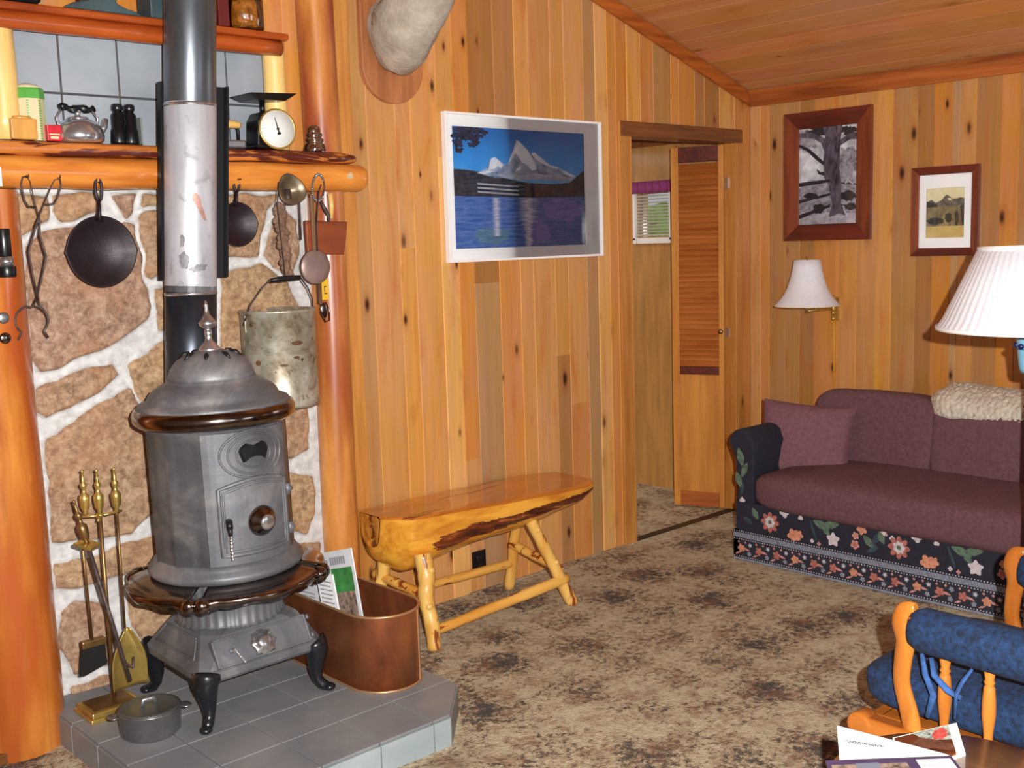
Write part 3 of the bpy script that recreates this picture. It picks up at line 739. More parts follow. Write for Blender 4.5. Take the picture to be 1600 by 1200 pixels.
mb = MB(); mb.tube([fs(.170, .056, .012), fs(.170, .072, .012)], .006, 8); L(mb, 'drawer_hinge', M['iron'], dw)
# legs
for sx in (-1, 1):
    for sy in (-1, 1):
        d = Vector((sx, sy, 0)).normalized(); b = Vector((sx*.170, sy*.170, 0))
        path = [(0.02, .168), (.030, .152), (.036, .140), (.030, .105), (.026, .070), (.030, .040), (.044, .022), (.064, .012)]
        rr = [.046, .044, .038, .030, .023, .018, .018, .014]
        mb = MB(); pts = [b + d*o_ + Vector((0, 0, z)) for o_, z in path]
        mb.tube(pts, rr, 12); mb.sq(b + d*.068 + Vector((0, 0, .013)), (.020, .020, .013), 1, 1, 12, 8)
        L(mb, 'leg', M['legiron'])
# ribbed neck
mb = MB(); mb.lathe([(.175, .274), (.165, .286), (.166, .345), (.182, .43)], 144, fn=lambda r, z, a: r*(1+.012*math.cos(36*a)))
L(mb, 'ribbed_neck', M['iron'])
# nickel foot rails (four scalloped skirts)
def skirt(th0, th1, name):
    mb = MB(); nu, nv = 40, 12
    def fn(u, v):
        th = th0 + (th1-th0)*u; e = abs(2*u-1); lobe = math.exp(-((e-.93)/.09)**2)
        scal = .012*math.cos(2*PI*(u-.5)*3) ; ro = .292 + .018*(1-e*e) + .012*lobe
        drop = .030 + .010*lobe + .35*scal*(1-lobe)
        s = v
        if s < .65:
            k = s/.65; r = .19 + (ro-.19)*k; z = .438 - .010*k - .012*k*k
        else:
            k = (s-.65)/.35; r = ro + .010*math.sin(PI*k) - .006*k; z = .416 - drop*k + .006*math.sin(PI*k)
        return (r*math.cos(th), r*math.sin(th), z)
    mb.grid(fn, nu, nv)
    for e in (0.0, 1.0):
        p = Vector(fn(e, .78)); mb.sq(p + Vector((0, 0, -.010)), (.022, .022, .024), .9, .9, 14, 10)
    o = L(mb, name, M['nickel'], solid=.006); return o
for k in range(4):
    a = -PI/2 + k*PI/2; skirt(a-.72, a+.72, 'foot_rail')
# lower flange
mb = MB(); mb.lathe([(.18, .430), (.220, .432), (.238, .438), (.245, .450), (.242, .462), (.231, .470), (.228, .478), (.220, .488), (.212, .492), (.20, .492)], 64)
L(mb, 'lower_flange', M['iron'])
# barrel with flat front panel and pilasters
def barrel(r, z, a):
    x, y = r*math.cos(a), r*math.sin(a)
    if y < -.190: k = .190/abs(y); y2 = -.190; return math.hypot(x, y2)
    for c in (-PI/2-.62, -PI/2+.62, -PI/2-.80, -PI/2+.80):
        pass
    return r
mb = MB(); mb.lathe([(.20, .486), (.214, .488), (.214, .900), (.222, .905), (.222, .93), (.20, .935)], 96, fn=lambda r, z, a: r + .006*sum(math.exp(-((((a-c+PI) % (2*PI))-PI)/.05)**2) for c in (3.52, 4.02, 5.40, 5.9, 3.0, 0.1)))
L(mb, 'firebox', M['iron'])
# front plate, slightly proud of the barrel
def cyl(x, z, r): return (r*math.sin(x/r), -r*math.cos(x/r), z)
def cslab(mb, x0, x1, z0, z1, r0, r1, n=10, arch=0):
    def top(t): return z1 + arch*math.sin(PI*t)
    for (ra, flip) in ((r0, 1), (r1, 0)):
        mb.grid(lambda u, v: cyl(x0+(x1-x0)*u, z0+(top(u)-z0)*v, ra), n, 3, sm=False)
    mb.grid(lambda u, v: cyl(x0+(x1-x0)*u, z0, r0+(r1-r0)*v), n, 2, sm=False)
    mb.grid(lambda u, v: cyl(x0+(x1-x0)*u, top(u), r0+(r1-r0)*v), n, 2, sm=False)
    for x, t in ((x0, 0), (x1, 1)): mb.grid(lambda u, v: cyl(x, z0+(top(t)-z0)*u, r0+(r1-r0)*v), 2, 2, sm=False)
mb = MB(); cslab(mb, -.150, .150, .492, .900, .200, .222, 16); L(mb, 'front_plate', M['iron'])
# door with frame moulding, arched top
mb = MB(); cslab(mb, -.112, .124, .524, .730, .216, .230, 16, arch=.022)
def cpath(pts, r, rad, closed=True):
    P = [cyl(x, z, rad) for x, z in pts]
    if closed: mb.ring(P, r, 8)
    else: mb.tube(P, r, 8)
def rr_(x0, x1, z0, z1, arch, n=10):
    o = [(x0 + (x1-x0)*i/n, z0) for i in range(n+1)]; o += [(x1, z0 + (z1-z0)*i/4) for i in range(1, 4)]
    o += [(x1 - (x1-x0)*i/n, z1 + arch*math.sin(PI*i/n)) for i in range(n+1)]; o += [(x0, z1 - (z1-z0)*i/4) for i in range(1, 4)]
    return o
cpath(rr_(-.112, .124, .524, .730, .022), .007, .228); cpath(rr_(-.100, .112, .536, .718, .020), .004, .230)
door = L(mb, 'fire_door', M['iron'])
def onc(x, z, r): # frame on the cylinder, local z pointing outward
    p = Vector(cyl(x, z, r)); n = Vector((math.sin(x/r), -math.cos(x/r), 0)); return Matrix.Translation(p) @ n.to_track_quat('Z', 'Y').to_matrix().to_4x4(), n
m4, n4 = onc(.014, .618, .228)
mb = MB(); mb.lathe([(0, 0), (.046, 0), (.048, .006), (.040, .018), (.028, .026), (.024, .034), (.016, .038), (0, .036)], 28, m4)
L(mb, 'draft_knob', M['nickel'], door)
mb = MB(); mb.lathe([(0, .034), (.023, .033), (.024, .037), (.018, .041), (0, .041)], 24, m4); L(mb, 'knob_cap', M['bright'], door)
m5, n5 = onc(-.088, .630, .228)
mb = MB(); mb.tube([m5 @ Vector((0,0,0)), m5 @ Vector((0,0,.02)), m5 @ Vector((0,-.012,.034))], [.012, .010, .010], 10); mb.tube([m5 @ Vector((0,-.008,.034)), m5 @ Vector((0,-.034,.040))], [.009, .006], 10)
lt = L(mb, 'door_latch', M['blackm'], door)
mb = MB(); mb.tube([m5 @ Vector((.001*math.sin(i), -.034-.0034*i, .040+.0006*i)) for i in range(22)], [.0045+.0018*math.sin(i*2.2) for i in range(22)], 8)
L(mb, 'coil_grip', M['chrome'], door)
for z in (.565, .690):
    mb = MB()
    p = Vector(cyl(.140, z-.018, .232)); mb.tube([p, p+Vector((0,0,.036))], .011, 10); mb.sq(p+Vector((.004, 0, .018)), (.015, .012, .010), 1, 1, 12, 8)
    L(mb, 'door_hinge', M['iron'], door)
# emblem panel above the door: ringed crest
mb = MB()
def ell(cx, cz, a, b, n=36): return [(cx+a*math.cos(2*PI*i/n), cz+b*math.sin(2*PI*i/n)) for i in range(n)]
cpath(ell(.012, .828, .110, .074), .004, .222); cpath(ell(.012, .828, .086, .062), .0035, .223); cpath(ell(.012, .828, .060, .042), .003, .223)
L(mb, 'moulding_rings', M['iron'])
mb = MB(); sh = [(-.052, .010), (-.046, .026), (-.028, .034), (.0, .026), (.028, .034), (.046, .026), (.052, .010), (.040, -.024), (.022, -.012), (0, -.008), (-.022, -.012), (-.040, -.024)]
A = [mb.v(cyl(.012+x, .828+z, .222)) for x, z in sh]; B = [mb.v(cyl(.012+x*.86, .828+z*.86, .231)) for x, z in sh]; mb.f(B)
for i in range(len(sh)): mb.f([A[i], A[(i+1) % len(sh)], B[(i+1) % len(sh)], B[i]])
L(mb, 'crest', M['legiron'])
# nickel rim, lid, dome, finial
mb = MB(); mb.lathe([(.215, .925), (.238, .912), (.250, .922), (.253, .944), (.246, .960), (.232, .968), (.22, .968)], 72)
L(mb, 'rim', M['nickel'])
mb = MB(); mb.lathe([(.240, .962), (.232, .975), (.210, .982), (.203, .990), (.200, .998), (.190, 1.012), (.162, 1.030), (.148, 1.036), (.140, 1.042), (.137, 1.048), (.12, 1.05)], 64)
L(mb, 'lid', M['iron'])
mb = MB(); mb.lathe([(.135, 1.046), (.134, 1.056), (.126, 1.078), (.108, 1.102), (.080, 1.122), (.045, 1.133), (.0, 1.136)], 64)
dm = L(mb, 'dome', M['iron'])
mb = MB()
for k in range(8):
    a = 2*PI*k/8 + .2; P = []
    for r_, z_ in ((.062, 1.1305), (.080, 1.1235), (.097, 1.112)): P.append(Vector((r_*math.cos(a), r_*math.sin(a), z_)))
    mb.tube(P, [.003, .0085, .003], 8); L(mb, 'vent_slot', M['blackm'], dm); mb = MB()
mb.bm.free()
mb = MB(); mb.lathe([(.036, 1.130), (.034, 1.140), (.014, 1.162), (.010, 1.172), (.012, 1.182), (.012, 1.196), (.008, 1.200), (.026, 1.210), (.029, 1.220), (.022, 1.230), (.014, 1.240), (.010, 1.246), (.006, 1.262), (.0075, 1.274), (.004, 1.286), (0, 1.290)], 28)
L(mb, 'finial', M['bright'])

# ------------------------------------------------------------------ stove pipe (leans a little)
def px_(z): return 1.677 + .069*(z-1.25)
PY = 3.362
pp = thing('stove_pipe', 'tall grey stove pipe rising behind the stove with a pale heat shield section', 'stove pipe', (px_(.95), PY, .95))
mb = MB(); mb.tube([(px_(z), PY, z) for z in (.80, 1.0, 1.2, 1.43)], .0825, 40)
mb.tube([(px_(.80), PY, .82), (SX+.01, SY+.12, .82)], .07, 24)
mb.build('lower_pipe', M['pipelow'], pp)
mb = MB(); mb.tube([(px_(z), PY, z) for z in (1.405, 1.41, 1.7, 2.01, 2.015)], [.0800, .0825, .0825, .0825, .0800], 40)
mid = mb.build('shield_section', M['pipemid'], pp)
mb = MB(); mb.tube([(px_(z), PY, z) for z in (2.005, 2.01, 2.3, 2.7, 3.38)], [.0800, .0822, .0822, .0822, .0822], 40)
for z in (2.015, 2.02): pass
mb.build('upper_pipe', M['pipeup'], pp)
mb = MB(); P = [(px_(2.008), PY, 2.002), (px_(2.008), PY, 2.012)]; mb.tube(P, .0842, 40); mb.build('joint_band', M['bright'], pp); mb = MB(); P = [(px_(1.41), PY, 1.402), (px_(1.41), PY, 1.412)]; mb.tube(P, .0842, 40)
mb.build('joint_band', M['bright'], pp)
# heat stains hugging the shield
def patch(name, cx, cz, a, b, tilt, mat, amp=.25, sd=1):
    mb = MB(); n = 28; R0 = .0831
    def pt(k, i):
        th = 2*PI*i/n; q = 1 + amp*noise.noise(Vector((math.cos(th)*2, math.sin(th)*2, sd)))
        x, z = a*k*q*math.cos(th), b*k*q*math.sin(th)
        x, z = x*math.cos(tilt)-z*math.sin(tilt), x*math.sin(tilt)+z*math.cos(tilt)
        aa = -PI/2 - .42 + (cx+x)/R0; zz = cz+z; return (px_(zz)+R0*math.cos(aa), PY+R0*math.sin(aa), zz)
    for k0, k1 in ((0.001, .5), (.5, 1)):
        for i in range(n): mb.f([mb.v(pt(k0, i)), mb.v(pt(k1, i)), mb.v(pt(k1, i+1)), mb.v(pt(k0, i+1))], sm=True)
    mb.build(name, mat, mid)
patch('heat_stain', .016, 1.705, .012, .022, .5, M['heatstain'], .2, 1); patch('heat_stain', .030, 1.67, .008, .035, .45, M['heatstain'], .3, 2)
patch('soot_smudge', -.025, 1.515, .016, .026, .1, M['soot'], .5, 3); patch('soot_smudge', .02, 1.49, .03, .012, .2, M['soot'], .8, 4); patch('soot_smudge', -.03, 1.575, .008, .02, 0, M['soot'], .8, 5)
# black plate behind the pipe
sh = thing('heat_shield_plate', 'tall narrow black metal heat shield plate fixed behind the stove pipe', 'heat shield', (1.73, 3.44, 1.45))
mb = MB(); k = .075
mb.ext([(1.620, 1.452), (1.852, 1.452), (1.898, 2.086), (1.663, 2.086)], 'xz', 3.438, 3.442)
mb.build('plate', M['blackm'], sh, bevel=.001)
for (a, b) in ((1.620, 1.663), (1.852, 1.898)):
    mb = MB()
    mb.ext([(a-.004, 1.452), (a+.004, 1.452), (b+.004, 2.086), (b-.004, 2.086)], 'xz', 3.415, 3.442)
    mb.build('side_flange', M['blackm'], sh)

# ------------------------------------------------------------------ fireside tool set
ks = thing('fireplace_tool_stand', 'brass fireplace tool stand with square stepped base at the hearth corner', 'tool stand', (1.335, 3.40, HH))
mb = MB(); mb.box(1.225, 1.400, 3.285, 3.43, HH, HH+.014); mb.box(1.232, 1.393, 3.292, 3.423, HH+.014, HH+.030); mb.build('base', M['brass'], ks, bevel=.003)
mb = MB(); mb.box(1.248, 1.378, 3.306, 3.409, HH+.0301, HH+.034); mb.build('base_inset', M['brassdark'], ks)
mb = MB(); mb.tube([(1.335, 3.37, HH+.03), (1.335, 3.37, .80)], .006, 10); mb.build('pole', M['brassdark'], ks)
def finial(mb, x, y, z, s=1):
    mb.lathe([(0, 0), (.009, .002), (.006, .012), (.013, .022), (.016, .050), (.015, .062), (.007, .070), (.006, .082), (.010, .090), (.010, .098), (.005, .104), (.0035, .135), (.006, .140), (0, .146)], 16, T(x, y, z) @ Matrix.Scale(s, 4))
mb = MB(); finial(mb, 1.335, 3.37, .735); mb.build('finial', M['brass'], ks)
mb = MB(); mb.tube([(1.335, 3.37, .725), (1.335, 3.37, .738)], .012, 10)
for dx, dy in ((.075, .01), (-.05, .035), (-.028, -.055), (.03, .06)): mb.tube([(1.335, 3.37, .730), (1.335+dx, 3.37+dy, .730)], .004, 8)
mb.build('hook_crossbar', M['brass'], ks)
# shovel
s_ = thing('fireplace_shovel', 'brass fireplace shovel with round-ended blade hanging at the right of the stand', 'shovel', (1.385, 3.38, .16))
mb = MB(); mb.tube([(1.392, 3.375, .735), (1.392, 3.385, .345)], .0045, 8); mb.build('shaft', M['brassdark'], s_)
mb = MB(); finial(mb, 1.392, 3.374, .73); mb.build('handle', M['brass'], s_)
mb = MB()
def shv(u, v):
    w = .058*min(1, math.sin(min(v*2.2+.12, PI/2)))*(1 if v > .05 else .8); x = (2*u-1)*w; z = .355 - .20*v
    return (1.385+x, 3.36+.01*v - .016*abs(2*u-1)**3, z)
mb.grid(shv, 14, 16); mb.build('blade', M['brass'], s_, solid=.003)
# brush
b_ = thing('fireplace_brush', 'brass hearth brush with black bristles hanging at the left of the stand', 'brush', (1.30, 3.42, .26))
mb = MB(); mb.tube([(1.286, 3.41, .735), (1.298, 3.42, .325)], .0045, 8); mb.build('shaft', M['brassdark'], b_)
mb = MB(); finial(mb, 1.300, 3.395, .735); mb.build('handle', M['brass'], b_)
mb = MB(); mb.box(1.262, 1.338, 3.408, 3.432, .300, .325); mb.build('ferrule', M['brassdark'], b_, bevel=.004)
mb = MB(); mb.hexa([(1.264, 3.410, .215), (1.336, 3.410, .235), (1.346, 3.430, .235), (1.250, 3.430, .210), (1.264, 3.410, .302), (1.336, 3.410, .302), (1.336, 3.430, .302), (1.264, 3.430, .302)])
mb.build('bristles', plain('black_bristle', (20, 18, 20), .9, bump=1, bs=500), b_)
# poker, leaning in front
p_ = thing('fireplace_poker', 'dark iron poker with square brass collar leaning in front of the stand', 'poker', (1.36, 3.25, .22))
mb = MB(); a = Vector((1.262, 3.30, .665)); b = Vector((1.335, 3.235, .225)); mb.tube([a, a.lerp(b, .5), b], [.0075, .007, .006], 8); mb.tube([a.lerp(b, .87), a.lerp(b, .90)+Vector((.02, -.01, .0)), a.lerp(b, .86)+Vector((.026, -.01, .014))], [.006, .005, .003], 8)
mb.build('shaft', M['rustiron'], p_)
mb = MB(); mb.box(-.030, .030, -.030, .030, -.005, .005, T(a.x, a.y, a.z) @ rot('Z', .6) @ rot('X', .25)); mb.build('square_collar', M['brass'], p_, bevel=.002)
mb = MB(); finial(mb, 0, 0, 0); o = mb.bm
bmesh.ops.transform(o, matrix=Matrix.Translation(a) @ (a-b).to_track_quat('Z', 'Y').to_matrix().to_4x4(), verts=o.verts[:]); mb.build('handle', M['brassdark'], p_)

# covered pot
kp = thing('lidded_pot', 'round grey steel pot with flat lid standing on the hearth tiles', 'pot', (1.335, 3.110, HH))
mb = MB(); mb.lathe([(0, 0), (.080, 0), (.088, .008), (.092, .076), (.094, .078), (.091, .080), (.086, .078), (.0, .070)], 40, T(1.335, 3.110, HH)); mb.build('body', M['pot'], kp)
mb = MB(); mb.lathe([(.0915, .080), (.0915, .083), (.082, .086), (.078, .084), (.0, .088)], 40, T(1.335, 3.110, HH))
lid = mb.build('lid', plain('dull_grey_lid', (92, 94, 92), .4, .5), kp)
mb = MB(); c = Vector((1.335, 3.110, HH+.088)); mb.tube([c+Vector((-.022, 0, 0)), c+Vector((-.016, 0, .016)), c+Vector((.016, 0, .016)), c+Vector((.022, 0, 0))], .004, 8, sq=(1, 2)); mb.build('lid_handle', M['chrome'], lid)
for s in (-1, 1):
    mb = MB(); mb.sq((1.335+s*.098, 3.110-s*.035, HH+.068), (.018, .024, .004), .8, .8, 16, 8); mb.build('side_handle', M['pot'], kp)

# copper bin
cb = thing('copper_bin', 'oval copper boiler tub holding newspapers at the right of the stove', 'copper bin', (2.065, 3.12, HH))
def stad(x0, x1, y0, y1, n=16):
    r = (x1-x0)/2; cx_ = (x0+x1)/2
    return [(cx_+r*math.cos(PI+PI*i/n), y0+r+r*math.sin(PI+PI*i/n)) for i in range(n+1)] + [(cx_+r*math.cos(PI*i/n), y1-r+r*math.sin(PI*i/n)) for i in range(n+1)]
O = stad(1.945, 2.195, 2.795, 3.46); I = stad(1.950, 2.190, 2.80, 3.455); z0, z1 = HH, .355
def wallring(mb, A, za, B, zb, sm=True):
    a = [mb.v((*p, za)) for p in A]; b = [mb.v((*p, zb)) for p in B]; n = len(A)
    for i in range(n): mb.f([a[i], a[(i+1) % n], b[(i+1) % n], b[i]], sm=sm)
    return a, b
mb = MB(); a, b = wallring(mb, O, z0, O, z1); mb.f(a[::-1], sm=False); wallring(mb, I, z0+.006, I, z1); wallring(mb, O, z1, I, z1, False); c = [mb.v((*p, z0+.006)) for p in I]; mb.f(c, sm=False)
mb.build('tub', M['copper'], cb)
for z in (z0+.004, z1):
    mb = MB(); mb.ring([(*p, z) for p in stad(1.943, 2.197, 2.793, 3.462)], .0045, 8); mb.build('rolled_edge', M['copperseam'], cb)
th = -.95; cx_, cy_ = 2.07, 2.92
mb = MB(); x, y = cx_+.126*math.cos(th), cy_+.126*math.sin(th); mb.box(-.006, .006, -.0025, .002, z0, z1, T(x, y, 0) @ rot('Z', th+PI/2)); mb.build('seam', M['copperseam'], cb, bevel=.001)
# crumpled paper inside
mb = MB(); mb.sq((2.06, 3.00, .16), (.09, .12, .055), .8, .8, 26, 18, amp=.05, fr=22); mb.sq((2.08, 3.2, .17), (.09, .12, .06), .8, .8, 26, 18, amp=.05, fr=22, seed=4)
tag(mb.build('crumpled_paper', plain('kraft_paper', (150, 124, 110), .8, var=.15), loc=(2.06, 3.0, .16)), 'crumpled brownish paper lying in the bottom of the copper tub', 'paper')
# newspapers standing in the tub: a frame (origin = lower right corner, U up-left edge...)
def sheet(name, label, A, B, D, th=.004, dec=(), group=None, mat=None):
    """A lower-left, B lower-right, D upper-left corners (world)"""
    A, B, D = map(Vector, (A, B, D)); U = B-A; V = D-A; N = U.cross(V).normalized()
    if N.dot(Vector((-.45, -.8, .2))) < 0: N = -N
    mb = MB(); mb.hexa([A, B, B+V, D, A-N*th, B-N*th, B+V-N*th, D-N*th])
    o = mb.build(name, mat or M['paper'], loc=tuple(A)); tag(o, label, 'newspaper', group)
    for i, (nm, mt, quads) in enumerate(dec):
        m2 = MB()
        for (u0, u1, v0, v1) in quads: m2.poly([A+U*u0+V*v0+N*.0008*(i+1), A+U*u1+V*v0+N*.0008*(i+1), A+U*u1+V*v1+N*.0008*(i+1), A+U*u0+V*v1+N*.0008*(i+1)])
        me = m2.build(nm, mt, o, fixn=False)
    return o
bars = lambda u0, u1, v0, v1, n, f=.5: [(u0, u1-(.1*(i % 3 == 2)), v0+(v1-v0)*i/n, v0+(v1-v0)*(i+f)/n) for i in range(n)]
letters = [(.13+.065*i, .13+.065*i+.05, .865, .925) for i in (0, 1)] + [(.32+.068*i, .32+.068*i+.052, .865, .94) for i in range(7)]
LRc = Vector((1.985, 2.905, .335)); URc = Vector((2.000, 2.977, .556)); W_ = Vector((0, .196, -.057)); V_ = URc-LRc
LR2 = LRc - V_*.5; 
sheet('newspaper', 'newspaper front page with green and brown photograph standing in the copper tub', LR2+W_, LR2, LR2+W_+V_*1.5, dec=(
    ('green_photograph', M['green'], [(.30, .93, .60, .83)]), ('brown_photograph', M['brownphoto'], [(.30, .93, .33, .60)]),
    ('headline', M['greyink'], [(a, b, c-.0, d) for a, b, c, d in letters]), ('text_lines', M['greyink'], bars(.06, .26, .35, .80, 9))), group=None)
A0 = Vector((2.015, 3.40, .22)); B0 = Vector((2.015, 3.02, .25)); D0 = Vector((2.03, 3.47, .42))
sheet('newspaper', 'wide white newspaper page lying low at the left end of the copper tub', A0, B0, D0, dec=(
    ('small_photograph', M['brownphoto'], [(.60, .82, .36, .66)]), ('green_photograph', M['green'], [(.82, .90, .36, .62)]), ('text_lines', M['greyink'], bars(.10, .50, .42, .92, 8, .3)), ('headline', M['ink'], [(.56, .60, .70, .95)])))
A1 = Vector((1.968, 3.10, .24)); B1 = Vector((1.970, 3.00, .25)); D1 = Vector((1.972, 3.155, .445))
sheet('leaflet', 'small folded white leaflet standing between the two newspapers in the tub', A1, B1, D1, dec=(('text_lines', M['greyink'], bars(.12, .85, .45, .92, 7, .3)),), mat=M['paper2'])

# ------------------------------------------------------------------ mantel
mt = thing('mantel_shelf', 'thick live-edge pine mantel shelf above the stone fireplace carried on a round log', 'mantel', (1.75, 3.48, 1.73))
mb = MB()
def slab(u, v):
    x = .82 + 1.645*u; a = 2*PI*v; e = min(1, (1-u)*18) ** .5
    fy = 3.466 + .008*noise.noise(Vector((x*5, 0, 3))) + .03*(1-e); dy = (3.60-fy)/2; cy = 3.60-dy
    c, s = math.cos(a), math.sin(a); h = .023*(.5+.5*e)
    g = lambda w, k: math.copysign(abs(w)**k, w)
    return (x, cy + dy*g(c, .25 if c > 0 else .55), 1.868 + h*g(s, .4) + .003*noise.noise(Vector((x*8, c, s))))
mb.grid(slab, 90, 28, cv=True); A = [Vector(slab(1, k/28)) for k in range(28)]; mb.poly(A)
mb.build('shelf_board', M['slab'], mt)
mb = MB(); n = 40
pts = [(.82+1.645*i/n, 3.492, 1.796+.001*math.sin(i*.7)) for i in range(n+1)]
rs = [.0495*(1+.02*math.sin(i*.9)) for i in range(n+1)]; pts += [(2.477, 3.492, 1.793), (2.485, 3.492, 1.793)]; rs += [.044, .034]
mb.tube(pts, rs, 28); mb.build('support_log', M['logx'], mt)
mb = MB(); mb.tube([(2.392, 3.449, 1.801), (2.392, 3.438, 1.801)], .011, 14); mb.build('wood_plug', plain('pale_plug', (200, 180, 150), .5), mt)
mb = MB(); mb.box(1.16, 1.22, 3.50, 3.575, 1.77, 1.83); mb.build('bracket', M['logr'], mt)
us = thing('upper_shelf', 'red-brown upper shelf on two short pale log posts above the grey tiles', 'shelf', (1.7, 3.5, 1.892))
mb = MB(); mb.box(.95, 2.175, 3.458, 3.59, 2.268, 2.292); mb.build('shelf_board', M['slabred'], us, bevel=.008)
mb = MB(); mb.tube([(.95+i*.1, 3.487, 2.242) for i in range(13)], [.028*(1+.04*math.sin(i*2)) for i in range(13)], 20); mb.build('edge_log', M['slabred'], us)
for x, r in ((1.205, .045), (2.145, .040)):
    mb = MB(); mb.tube([(x, 3.525, 1.892+.0625*i) for i in range(7)], [r*(1+.03*math.sin(i*2+x)) for i in range(7)], 20)
    mb.build('post', M['pale'], us)

SH = 1.892
# things on the mantel, left to right
mb = MB(); mb.box(1.185, 1.262, 3.42, 3.49, SH, SH+.062); mb.lathe([(.036, 0), (.034, .010), (0, .012)], 20, T(1.2235, 3.455, SH+.060))
tag(mb.build('wooden_block', M['boxwood'], loc=(1.22, 3.455, SH), bevel=.004), 'small plain pine block at the left end of the mantel', 'block')
t_ = thing('canister', 'tall cream tin canister with green bands and domed lid on the mantel', 'canister', (1.28, 3.53, SH))
mb = MB(); mb.lathe([(0, 0), (.046, 0), (.046, .128), (0, .128)], 8, T(1.28, 3.53, SH) @ rot('Z', PI/8), sm=False); mb.build('body', M['tincream'], t_, bevel=.003)
mb = MB(); mb.lathe([(.047, .126), (.048, .128), (.047, .152), (.044, .158), (.0, .160)], 8, T(1.28, 3.53, SH) @ rot('Z', PI/8), sm=False)
ld = mb.build('lid_rim', M['tingreen'], t_)
mb = MB(); mb.lathe([(.043, .158), (.030, .168), (.010, .174), (0, .175)], 24, T(1.28, 3.53, SH)); mb.build('lid_top', M['tincream'], ld)
mb = MB()
for k in range(8):
    a = PI/8 + k*PI/4
    for i in range(16): mb.box(-.003, .003, -.001, .001, -.0022, .0022, T(1.28+.0467*math.cos(a), 3.53+.0467*math.sin(a), SH+.006+i*.0075) @ rot('Z', a+PI/2))
mb.build('green_stripes', M['tingreen'], t_)
r_ = thing('spice_tin', 'small red rectangular tin in front of the cream canister', 'tin', (1.318, 3.452, SH))
mb = MB(); mb.box(1.297, 1.339, 3.440, 3.465, SH, SH+.048); mb.build('body', M['red'], r_, bevel=.002)
mb = MB(); mb.box(1.302, 1.334, 3.4385, 3.44, SH+.018, SH+.022); mb.box(1.305, 1.330, 3.4385, 3.44, SH+.006, SH+.014); mb.build('label_bands', M['tincream'], r_)
k_ = thing('kettle', 'shiny silver kettle with black wooden handle on the mantel', 'kettle', (1.405, 3.47, SH))
mb = MB(); mb.lathe([(0, 0), (.068, 0), (.074, .006), (.076, .022), (.070, .045), (.052, .064), (.038, .070), (0, .074)], 36, T(1.405, 3.47, SH)); mb.build('body', M['chrome'], k_)
mb = MB(); mb.lathe([(0, .072), (.034, .071), (.030, .078), (.008, .081), (.007, .088), (.011, .094), (0, .098)], 24, T(1.405, 3.47, SH)); mb.build('lid', M['chrome'], k_)
mb = MB(); mb.tube([(1.465, 3.47, SH+.030), (1.488, 3.47, SH+.055), (1.494, 3.47, SH+.078)], [.016, .011, .008], 12); mb.build('spout', M['chrome'], k_)
mb = MB(); mb.tube([(1.345, 3.47, SH+.035), (1.338, 3.47, SH+.075), (1.356, 3.47, SH+.104)], .004, 8); mb.build('bail_wire', M['chrome'], k_); mb = MB(); mb.tube([(1.462, 3.47, SH+.040), (1.468, 3.47, SH+.078), (1.45, 3.47, SH+.104)], .004, 8)
ba = mb.build('bail_wire', M['chrome'], k_)
mb = MB(); mb.tube([(1.350+i*.009, 3.47, SH+.106+.004*math.sin(i*1.1)) for i in range(13)], [.008+.003*math.sin(i*1.6)+.002 for i in range(13)], 14); mb.build('grip', M['black'], ba)
b_ = thing('binoculars', 'black binoculars standing upright on the mantel', 'binoculars', (1.55, 3.47, SH))
for x, s in ((1.532, 1), (1.572, -1)):
    mb = MB(); mb.lathe([(0, 0), (.025, 0), (.026, .006), (.023, .046), (.020, .050), (.020, .092), (.014, .100), (.013, .108), (0, .108)], 24, T(x, 3.47, SH)); mb.build('barrel', M['black'], b_)
    mb = MB(); mb.lathe([(0, 0), (.016, 0), (.0175, .004), (.0175, .016), (.015, .020), (.012, .021), (0, .019)], 20, T(x, 3.47, SH+.106)); mb.build('eyepiece', M['legiron'], b_)
mb = MB(); mb.box(1.534, 1.570, 3.462, 3.480, SH+.060, SH+.090); mb.tube([(1.552, 3.47, SH+.03), (1.552, 3.47, SH+.105)], .006, 10); mb.build('bridge', M['black'], b_, bevel=.002)
mb = MB(); mb.box(1.612, 1.618, 3.48, 3.56, SH, SH+.085, T(0,0,0)); 
tag(mb.build('leaning_card', plain('grey_card', (120, 124, 122), .6), loc=(1.615, 3.52, SH)), 'thin grey card standing on the mantel just left of the heat shield plate', 'card')
# sad iron with wooden handle, right of the pipe
s_ = thing('sad_iron', 'old flat iron with pale wooden handle on the mantel behind the stove pipe', 'flat iron', (1.95, 3.52, SH))
mb = MB(); mb.ext([(1.900, 3.50), (1.998, 3.49), (2.008, 3.52), (1.998, 3.55), (1.900, 3.54)], 'xy', SH, SH+.028); mb.build('sole', M['pot'], s_, bevel=.006)
mb = MB(); mb.tube([(1.925, 3.52, SH+.026), (1.922, 3.52, SH+.06), (1.93, 3.52, SH+.078)], .006, 8); mb.tube([(1.985, 3.52, SH+.026), (1.985, 3.52, SH+.06), (1.98, 3.52, SH+.078)], .006, 8); mb.build('bracket', M['blackm'], s_)
mb = MB(); mb.tube([(1.912, 3.52, SH+.080), (1.925, 3.52, SH+.082), (1.955, 3.52, SH+.083), (1.985, 3.52, SH+.082), (1.995, 3.52, SH+.080)], [.009, .013, .014, .013, .009], 16); mb.build('handle', M['pale'], s_)
